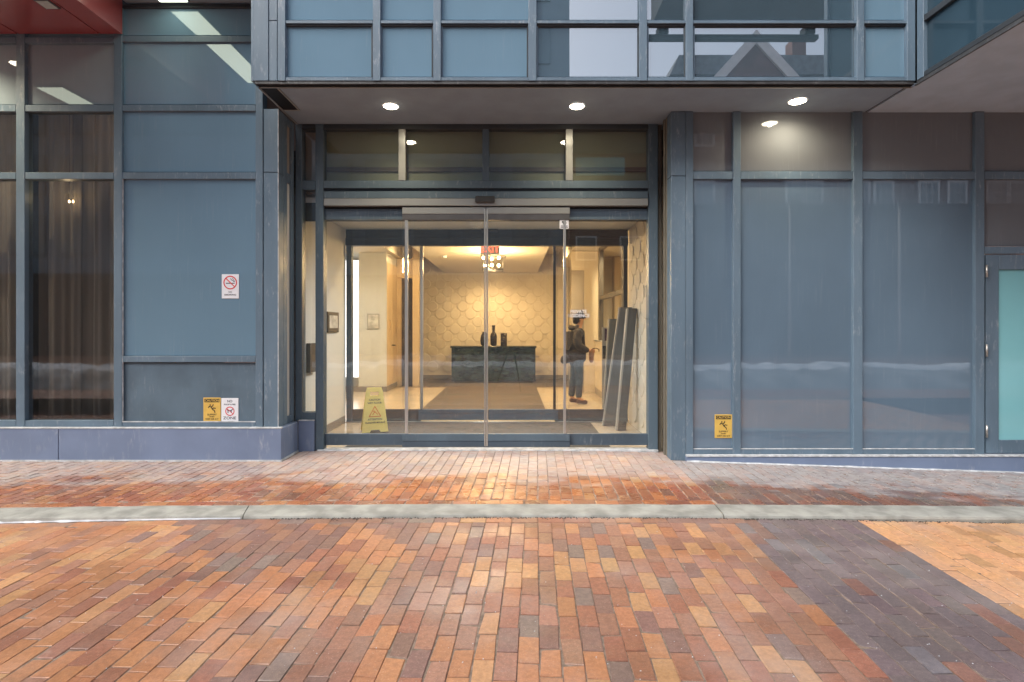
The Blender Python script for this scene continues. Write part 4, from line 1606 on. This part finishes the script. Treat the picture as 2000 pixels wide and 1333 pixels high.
def leaf(sgn, nm):
    tl = R(11) * sgn
    T = XFM @ Matrix.Translation((0, 0, H)) @ Matrix.Rotation(tl, 4, 'X') @ Matrix.Translation((0, 0, -H))
    def wx(z):
        return lerp(.178, .108, z / H)
    z1, z2, z3 = .50, .56, H
    polys = [[(-wx(0), 0), (-.075, 0), (-.055, .03), (.055, .03), (.075, 0), (wx(0), 0), (wx(z1), z1), (-wx(z1), z1)],
             [(-wx(z1), z1), (-.06, z1), (-.06, z2), (-wx(z2), z2)], [(.06, z1), (wx(z1), z1), (wx(z2), z2), (.06, z2)],
             [(-wx(z2), z2), (wx(z2), z2), (wx(z3) * .9, z3), (-wx(z3) * .9, z3)]]
    V, Fc = [], []
    for pl in polys:
        n, k = len(pl), len(V)
        V += [(x, -.012 * sgn, z) for x, z in pl] + [(x, .012 * sgn, z) for x, z in pl]
        Fc += [[k + i for i in range(n)], [k + n + i for i in range(n)]]
        Fc += [[k + i, k + (i + 1) % n, k + n + (i + 1) % n, k + n + i] for i in range(n)]
    o = mesh_obj(nm, [T @ Vector(v) for v in V], Fc, yp, ws)
    return o, T


lf, TF = leaf(-1, 'front_leaf')
leaf(1, 'back_leaf')
yy = -.0135
for body, sz, zz in (('CAUTION', .036, .445), ('WET FLOOR', .036, .400), ('ATTENTION', .036, .175), ('PLANCHER MOUILLÉ', .030, .130)):
    text('lettering', body, sz, 0, yy, zz, M['ink_blue'], lf, .0008, .95, xf=TF)
flat_mesh('warning_triangle', [stroke_data([(-.078, .215), (.078, .215), (0, .355)], .010, yy, True), stroke_data([(-.03, .24), (-.008, .275), (-.012, .30)], .010, yy), stroke_data([(-.008, .275), (.02, .262), (.036, .24)], .010, yy), stroke_data([(-.03, .288), (.012, .285)], .007, yy)], M['ink_orange'], lf, xf=TF)

# ------------------------------------------------------------------ signs on the walls
def plate(name, pa, pb, qa, qb, d, m, label):
    t = empty(name, (PX((pa + pb) / 2, d), d, PZ(qb, d)), label, 'sign')
    pl = pbox('plate', pa, pb, qa, qb, d - .006, .005, m, t, .002)
    x0, x1, z0, z1 = PX(pa, d - .006), PX(pb, d - .006), PZ(qb, d - .006), PZ(qa, d - .006)
    def U(u, v):
        return (x0 + (x1 - x0) * u, z0 + (z1 - z0) * v)
    return t, U, (x1 - x0), (z1 - z0), d - .0068


def ring(U, cu, cv, r, wd, y, w_):
    c = U(cu, cv)
    return stroke_data(disc_pts(c[0], c[1], r * w_, 26), wd * w_, y, True)


FIG = [  # slipping figure, unit box
    [(.30, .62), (.40, .60), (.52, .38), (.60, .30)],          # torso
    [(.52, .40), (.66, .50), (.86, .46)],                      # raised leg
    [(.56, .34), (.74, .22), (.80, .02)],                      # planted leg
    [(.34, .62), (.18, .66), (.10, .52)],                      # arm
    [(.42, .62), (.56, .70), (.62, .86)],                      # arm up
]


def caution(pa, pb, qa, qb, d, label):
    t, U, W_, H_, y = plate('caution_sign', pa, pb, qa, qb, d, M['yellow_sign'], label)
    a, b = U(.07, .80), U(.93, .95)
    mesh_obj('band', [(a[0], y, a[1]), (b[0], y, a[1]), (b[0], y, b[1]), (a[0], y, b[1])], [[0, 1, 2, 3]], M['ink'], t, recalc=False)
    c = U(.5, .872)
    text('lettering', 'CAUTION', H_ * .135, c[0], y - .0006, c[1], M['yellow_sign'], t, .0006, W_ * .82 / (H_ * .135 * 4.62))
    for body, v, s, sw in (('SLIPPERY', .275, .10, .64), ('WHEN', .185, .065, .28), ('WET OR ICY', .085, .10, .78)):
        c = U(.5, v)
        n = {'SLIPPERY': 4.7, 'WHEN': 2.9, 'WET OR ICY': 5.9}[body]
        text('lettering', body, H_ * s, c[0], y, c[1], M['ink'], t, .0006, W_ * sw / (H_ * s * n))
    st_ = []
    for pl in FIG:
        pts = [U(.24 + .54 * p[0], .36 + .40 * p[1]) for p in pl]
        st_.append(stroke_data(pts, W_ * .055, y))
    hd = U(.24 + .54 * .30, .36 + .40 * .80)
    dp = disc_pts(hd[0], hd[1], W_ * .045, 10)
    st_.append(([(p[0], y, p[1]) for p in dp], [list(range(10))]))
    flat_mesh('falling_figure', st_, M['ink'], t)


caution(397, 431, 777, 823, DL + .035, 'yellow caution sign beside the white NO ZONE sign')
caution(1396, 1430, 810, 856, DR + .04, 'yellow caution sign low on the narrow panel by the entrance post')

t, U, W_, H_, y = plate('pet_sign', 432, 465.5, 778, 823, DL + .035, M['white_paint'], 'white NO ZONE sign with a barred dog beside the caution sign')
for body, v, s, sw, n in (('NO', .86, .15, .30, 1.55), ('POOP & PEE', .72, .085, .78, 6.2), ('ZONE', .13, .17, .82, 2.95)):
    c = U(.5, v)
    text('lettering', body, H_ * s, c[0], y, c[1], M['ink_blue'], t, .0008, W_ * sw / (H_ * s * n))
dog = [[(.40, .36), (.40, .45), (.58, .46), (.60, .38)], [(.58, .46), (.66, .52)], [(.40, .45), (.35, .52)]]
flat_mesh('dog_figure', [stroke_data([U(*p) for p in pl], W_ * .05, y) for pl in dog], M['ink_blue'], t)
ca, cb = U(.36, .53), U(.66, .33)
flat_mesh('barred_circle', [ring(U, .51, .43, .245, .05, y - .0006, W_), stroke_data([ca, cb], W_ * .04, y - .0006)], M['ink_red'], t)

t, U, W_, H_, y = plate('smoking_sign', 433, 466.5, 536, 583.5, DL + .035, M['white_paint'], 'white NO SMOKING sign with a red barred circle')
for body, v, s, sw, n in (('NO', .265, .085, .20, 1.55), ('SMOKING', .15, .085, .78, 5.0)):
    c = U(.5, v)
    text('lettering', body, H_ * s, c[0], y, c[1], M['ink_blue'], t, .0006, W_ * sw / (H_ * s * n))
flat_mesh('cigarette', [stroke_data([U(.26, .625), U(.66, .625)], W_ * .055, y), stroke_data([U(.70, .625), U(.74, .625)], W_ * .055, y), stroke_data([U(.72, .68), U(.66, .74), U(.58, .76), U(.52, .82)], W_ * .035, y), stroke_data([U(.76, .68), U(.70, .78), U(.62, .83)], W_ * .03, y)], M['ink_blue'], t)
ca, cb = U(.26, .82), U(.74, .49)
flat_mesh('barred_circle', [ring(U, .5, .655, .365, .065, y - .0006, W_), stroke_data([ca, cb], W_ * .06, y - .0006)], M['ink_red'], t)

# sticker and lettering on the glass
t, U, W_, H_, y = plate('camera_sticker', 1093, 1111, 430.5, 447, DD + .011, M['white_paint'], 'small white security camera sticker high on the glass leaf')
flat_mesh('camera_figure', [stroke_data([U(.30, .80), U(.62, .68)], W_ * .16, y), stroke_data([U(.62, .72), U(.75, .66)], W_ * .08, y), stroke_data([U(.42, .68), U(.36, .52)], W_ * .06, y)], M['ink'], t)
flat_mesh('text_lines', [stroke_data([U(.15, .32), U(.85, .32)], H_ * .07, y), stroke_data([U(.12, .17), U(.88, .17)], H_ * .09, y)], M['ink_blue'], t)
gl = empty('glass_lettering', (PX(1131, DD), DD, 1.6), 'white PRIVATE RESIDENCE lettering on the door glass', 'lettering')
text('upper_line', 'PRIVATE', .056, PX(1131, DD), DD + .062, PZ(609, DD), M['white_paint'], gl, .001, .95)
text('lower_line', 'RESIDENCE', .056, PX(1131, DD), DD + .062, PZ(617, DD), M['white_paint'], gl, .001, .95)

# ------------------------------------------------------------------ person
def skin_mesh(name, joints, edges, m, parent, base, sub=2, smooth=True):
    """one continuous body grown over a skeleton of joints (x, y, z, rx[, ry])"""
    me = bpy.data.meshes.new(name)
    me.from_pydata([Vector(j[:3]) for j in joints], edges, [])
    o = bpy.data.objects.new(name + '_tmp', me)
    COL.objects.link(o)
    md = o.modifiers.new('skin', 'SKIN')
    md.use_smooth_shade = True
    for i, j in enumerate(joints):
        sv = me.skin_vertices[0].data[i]
        sv.radius = (j[3], j[4] if len(j) > 4 else j[3])
        sv.use_root = (i == 0)
    s2 = o.modifiers.new('sub', 'SUBSURF')
    s2.levels = sub
    s2.render_levels = sub
    dg = bpy.context.evaluated_depsgraph_get()
    nm = bpy.data.meshes.new_from_object(o.evaluated_get(dg))
    bpy.data.objects.remove(o)
    for p in nm.polygons:
        p.use_smooth = True
    r = bpy.data.objects.new(name, nm)
    COL.objects.link(r)
    nm.materials.clear()
    nm.materials.append(m)
    r.parent = parent
    r.location = Vector(base) - wl(parent)
    WL[r.name] = Vector(base)
    return r


PB = (PX(1127, 10.4), 10.4, .031)
pe = empty('person', PB, 'person in a dark hooded parka and jeans standing in the lobby facing the low wall', 'person')
bj = [(0, 0, .93, .13, .11), (-.01, 0, 1.12, .12), (-.01, 0, 1.32, .13, .12), (.03, 0, 1.47, .055), (.055, 0, 1.54, .062), (.065, 0, 1.63, .098, .08), (.06, 0, 1.70, .07, .06),
      (.01, -.095, .86, .09), (.035, -.10, .50, .06), (.02, -.10, .10, .042), (.15, -.10, .045, .035),
      (-.02, .095, .86, .09), (-.05, .10, .50, .06), (-.10, .10, .10, .042), (.02, .10, .045, .035),
      (-.01, -.19, 1.37, .06), (.00, -.235, 1.12, .048), (.19, -.17, 1.03, .034), (.26, -.14, 1.03, .03),
      (-.01, .19, 1.37, .06), (.02, .235, 1.12, .048), (.20, .15, 1.03, .034), (.26, .11, 1.03, .03)]
be = [(0, 1), (1, 2), (2, 3), (3, 4), (4, 5), (5, 6), (0, 7), (7, 8), (8, 9), (9, 10), (0, 11), (11, 12), (12, 13), (13, 14), (2, 15), (15, 16), (16, 17), (17, 18), (2, 19), (19, 20), (20, 21), (21, 22)]
skin_mesh('body', bj, be, M['skin'], pe, PB)
# nose, ear and fingers
skin_mesh('nose', [(.155, 0, 1.645, .012), (.175, 0, 1.615, .016)], [(0, 1)], M['skin'], pe, PB, 1)
skin_mesh('ear', [(.05, -.082, 1.64, .016), (.045, -.086, 1.60, .012)], [(0, 1)], M['skin'], pe, PB, 1)
for k in range(4):
    skin_mesh('finger', [(.27, -.155 + k * .014, 1.045 - k * .012, .009), (.315 - .004 * k, -.145 + k * .014, 1.035 - k * .012, .0085), (.325 - .004 * k, -.125 + k * .014, 1.00 - k * .010, .008)], [(0, 1), (1, 2)], M['skin'], pe, PB, 1)
skin_mesh('thumb', [(.25, -.12, 1.05, .010), (.29, -.10, 1.06, .009), (.32, -.10, 1.045, .008)], [(0, 1), (1, 2)], M['skin'], pe, PB, 1)
# hair: cap over the crown and nape, pushed out from the head
skin_mesh('hair', [(.045, 0, 1.685, .098, .088), (.00, 0, 1.655, .085, .088), (-.02, 0, 1.58, .066, .075), (-.01, 0, 1.53, .05, .06), (.10, 0, 1.715, .055, .07)], [(0, 1), (1, 2), (2, 3), (0, 4)], M['hair'], pe, PB)
jk = [(-.02, 0, 1.20, .205, .195), (-.02, 0, 1.05, .215, .20), (-.01, 0, .88, .205, .20), (0, 0, .76, .19, .19), (-.03, 0, 1.36, .175, .17), (-.01, 0, 1.455, .11, .10), (-.05, 0, 1.49, .10, .12),
      (-.01, -.20, 1.36, .10), (-.02, -.25, 1.13, .088), (.13, -.215, 1.05, .066), (.20, -.175, 1.02, .056),
      (-.01, .20, 1.36, .085), (.02, .255, 1.12, .075), (.13, .20, 1.03, .060), (.20, .15, 1.025, .052)]
jo = skin_mesh('jacket', jk, [(0, 1), (1, 2), (2, 3), (0, 4), (4, 5), (5, 6), (4, 7), (7, 8), (8, 9), (9, 10), (4, 11), (11, 12), (12, 13), (13, 14)], M['jacket'], pe, PB)
skin_mesh('hood', [(-.10, -.07, 1.46, .05), (-.14, 0, 1.47, .06), (-.10, .07, 1.46, .05), (.02, .09, 1.44, .035), (.09, .04, 1.42, .03), (.09, -.04, 1.42, .03), (.02, -.09, 1.44, .035)], [(0, 1), (1, 2), (2, 3), (3, 4), (4, 5), (5, 6), (6, 0)], M['jacket'], pe, PB)
skin_mesh('jeans', [(0, 0, .90, .13, .13), (.01, -.095, .80, .105), (.035, -.10, .50, .080), (.025, -.10, .30, .072), (.02, -.10, .11, .066), (-.02, .095, .80, .105), (-.05, .10, .50, .080), (-.08, .10, .30, .072), (-.10, .10, .11, .066)], [(0, 1), (1, 2), (2, 3), (3, 4), (0, 5), (5, 6), (6, 7), (7, 8)], M['jeans'], pe, PB)
for (x0, y0) in ((.02, -.10), (-.10, .10)):
    skin_mesh('shoe', [(x0 - .05, y0, .05, .05, .045), (x0 + .03, y0, .055, .05, .048), (x0 + .12, y0, .04, .042, .046), (x0 + .175, y0, .032, .03, .038)], [(0, 1), (1, 2), (2, 3)], M['shoe'], pe, PB)
bgs = empty('shoulder_bag', (PB[0] - .2, 10.3, .85), 'black bag slung behind the hip of the person', 'bag')
skin_mesh('pouch', [(PB[0] - .20, 10.36, .98, .085, .10), (PB[0] - .21, 10.36, .88, .11, .14), (PB[0] - .19, 10.36, .80, .10, .13)], [(0, 1), (1, 2)], M['bag'], bgs, (0, 0, 0))
tube('strap', [(PB[0] - .17, 10.27, 1.02), (PB[0] - .10, 10.225, 1.22), (PB[0] - .01, 10.24, 1.42), (PB[0] + .03, 10.33, 1.475), (PB[0] - .02, 10.52, 1.40), (PB[0] - .17, 10.5, 1.02)], .014, M['bag'], bgs, 6)
um = empty('folded_umbrella', (PB[0] + .255, 10.25, .85), 'brown folded umbrella with a thin hooked handle held by the person', 'umbrella')
lathe('canopy_roll', [(.022, .83), (.04, .86), (.05, .98), (.038, 1.06), (.015, 1.075)], PB[0] + .255, 10.25, M['pouch'], um, 14)
tube('handle', [(PB[0] + .255, 10.25, 1.07), (PB[0] + .29, 10.25, 1.10), (PB[0] + .35, 10.25, 1.105), (PB[0] + .40, 10.25, 1.08), (PB[0] + .40, 10.25, 1.04)], .009, M['shoe'], um, 8)

# ------------------------------------------------------------------ the street behind the lens (seen in the reflections)
tp = empty('tripod', (0, -.12, 0), 'black tripod carrying the camera that takes the picture', 'tripod')
for k in range(3):
    a = R(90 + 120 * k)
    fx, fy = .42 * math.sin(a + R(60)), -.12 + .42 * math.cos(a + R(60)) - .0
    tube('leg', [(0.02 * math.sin(a + R(60)), -.12, 1.12), (fx, fy, -.01)], [.020, .012], M['steel_dark'], tp)
tube('column', [(0, -.12, .95), (0, -.12, 1.36)], .016, M['steel_dark'], tp)
lathe('head', [(.035, 1.355), (.04, 1.38), (.04, 1.40), (.03, 1.41)], 0, -.12, M['steel_dark'], tp, 16)
cb_ = empty('photo_camera', (0, -.14, 1.41), 'black camera with a wide lens on the tripod', 'camera')
box('body', -.07, .07, -.19, -.11, 1.412, 1.53, M['steel_dark'], cb_, .01)
box('viewfinder', -.03, .03, -.19, -.12, 1.531, 1.56, M['steel_dark'], cb_, .008)
tube('lens', [(0, -.109, 1.475), (0, -.06, 1.475)], .036, M['steel_dark'], cb_, 20)

# snow bank along the far side of the lane
V, Fc = [], []
xs, us = frange(-16, 16, .10), [0, .10, .26, .36, .46, .58, .72, .9, 1.0]
for x in xs:
    hgt = .56 + .12 * mnoise.noise(Vector((x * .5, 2, 0))) + .06 * mnoise.noise(Vector((x * 2.2, 5, 0))) + .03 * mnoise.noise(Vector((x * 6, 5, 0)))
    for u in us:
        yv = -1.0 - 2.6 * u
        pz = math.sin(math.pi * min(1, u * 1.02)) ** .6 if 0 < u < 1 else 0
        V.append((x, yv + .15 * mnoise.noise(Vector((x * 1.7, u * 3, 7))), -.03 + hgt * pz * (1 + .14 * mnoise.noise(Vector((x * 3, u * 7, 1))))))
k = len(us)
for i in range(len(xs) - 1):
    for j in range(k - 1):
        Fc.append([i * k + j, i * k + j + 1, (i + 1) * k + j + 1, (i + 1) * k + j])
sb = mesh_obj('snow_bank', V, Fc, M['snow_dirty'], None, smooth=True)
sb.data.materials.append(M['snow'])
for p in sb.data.polygons:
    if 3 <= p.index % (k - 1) <= 4 or p.index % (k - 1) == 2:
        p.material_index = 1
tag(sb, 'long ploughed snow bank across the lane from the entrance', 'snow bank')

# brick townhouse row opposite
th = empty('brick_townhouse', (23, -20, 0), 'red brick townhouse with white windows and a steep gable across the lane', 'building')
box('wall', 9.5, 40, -26, -20, -.05, 15.9, M['house_brick'], th)
prism('roof', [(9.0, 15.9), (40.5, 15.9), (40.0, 17.0), (9.5, 17.0)], -25, -19.7, M['slate'], th)
gx, gz0, gz1 = 13.8, 14.6, 18.3
prism('gable', [(gx - 2.9, gz0), (gx + 2.9, gz0), (gx, gz1 - .35)], -20.4, -19.6, M['house_brick'], th)
for s in (-1, 1):
    prism('gable_trim', [(gx + s * 3.4, gz0), (gx + s * 2.7, gz0), (gx, gz1 - .75), (gx, gz1)], -20.5, -19.45, M['house_trim'], th)
box('chimney', 16.2, 17.0, -21, -20.2, 16.5, 18.2, M['house_brick'], th)
for xw, ww in ((16.9, .95), (18.0, .95), (20.9, .75), (22.2, 1.0), (24.9, 1.05), (26.6, .95), (29.0, 1.1), (30.3, 1.1), (33, 1.1), (11.5, 1.0)):
    for z0 in (8.93, 5.2, 12.4):
        wf = box('window', xw - ww / 2 - .12, xw + ww / 2 + .12, -19.96, -19.90, z0 - .12, z0 + 1.34, M['house_trim'], th)
        for cx_ in (-1, 0, 1):
            for cz_ in (0, 1):
                a = xw - ww / 2 + (cx_ + 1) * ww / 3
                box('pane', a + .03, a + ww / 3 - .03, -19.899, -19.88, z0 + .61 * cz_ + .03, z0 + .61 * cz_ + .58, M['house_glass'], wf, .002)
bl = empty('corner_building', (6.4, -22, 0), 'plain dark brick building between office block and townhouse', 'building')
box('wall', 3.35, 9.44, -27, -20, -.05, 13.6, M['house_brick'], bl)
box('window', 3.9, 6.9, -19.99, -19.93, 10.8, 11.9, M['frost'], bl)
for xx in (3.9, 6.6):
    for z0 in (2.5, 5.6):
        wf = box('window', xx, xx + 1.3, -19.99, -19.93, z0, z0 + 1.5, M['house_trim'], bl)
        box('pane', xx + .1, xx + 1.2, -19.929, -19.91, z0 + .1, z0 + 1.4, M['house_glass'], wf)
hd_ = box('hoarding', 9.5, 40, -17.0, -16.8, -.05, 8.2, M['hoarding'], None)
tag(hd_, 'tall dark site hoarding in front of the brick townhouse', 'hoarding')
hl_ = box('hoarding', -36, 9.45, -17.0, -16.8, -.05, 4.4, M['hoarding'], None)
tag(hl_, 'lower dark site hoarding in front of the office block', 'hoarding')
for k, (xp_, zt_) in enumerate(((9.4, 5.6), (13.1, 5.6))):
    t = empty('street_lamp', (xp_, -6, 0), ('slim pale street lamp nearer the entrance', 'slim pale street lamp farther along the lane')[k], 'street lamp', 'street lamps across the lane')
    tube('pole', [(xp_, -6, -.05), (xp_, -6, zt_)], [.05, .035], M['board_edge'], t)
    box('lamp_head', xp_ - .08, xp_ + .08, -6, -5.4, zt_, zt_ + .08, M['metal_grey'], t, .01)

tw_ = empty('office_tower', (-12, -24, 0), 'tall blue grey office block across the lane', 'building')
box('wall', -34, 3.3, -34, -20, -.05, 24, M['tower'], tw_)
for i in range(12):
    for j in range(6):
        xx = -33 + i * 3.0
        box('window', xx, xx + 2.2, -19.99, -19.9, 2.2 + j * 3.6, 4.6 + j * 3.6, M['tower_glass'], tw_, .004)

wk = empty('overhead_walkway', (5.5, -5, 9.5), 'dark overhead walkway with a slim lower rail crossing above the lane', 'walkway')
box('deck', 3.9, 9.6, -4.2, -.5, 9.95, 11.2, M['hoarding'], wk)
box('rail', 3.7, 8.6, -4.4, -4.2, 9.60, 9.72, M['steel_dark'], wk)
for xx in (4.1, 8.2):
    box('bracket', xx, xx + .28, -4.45, -4.15, 9.721, 9.949, M['steel_dark'], wk)
box('edge_strip', 9.61, 10.0, -4.2, -.5, 9.95, 10.05, M['house_trim'], wk)
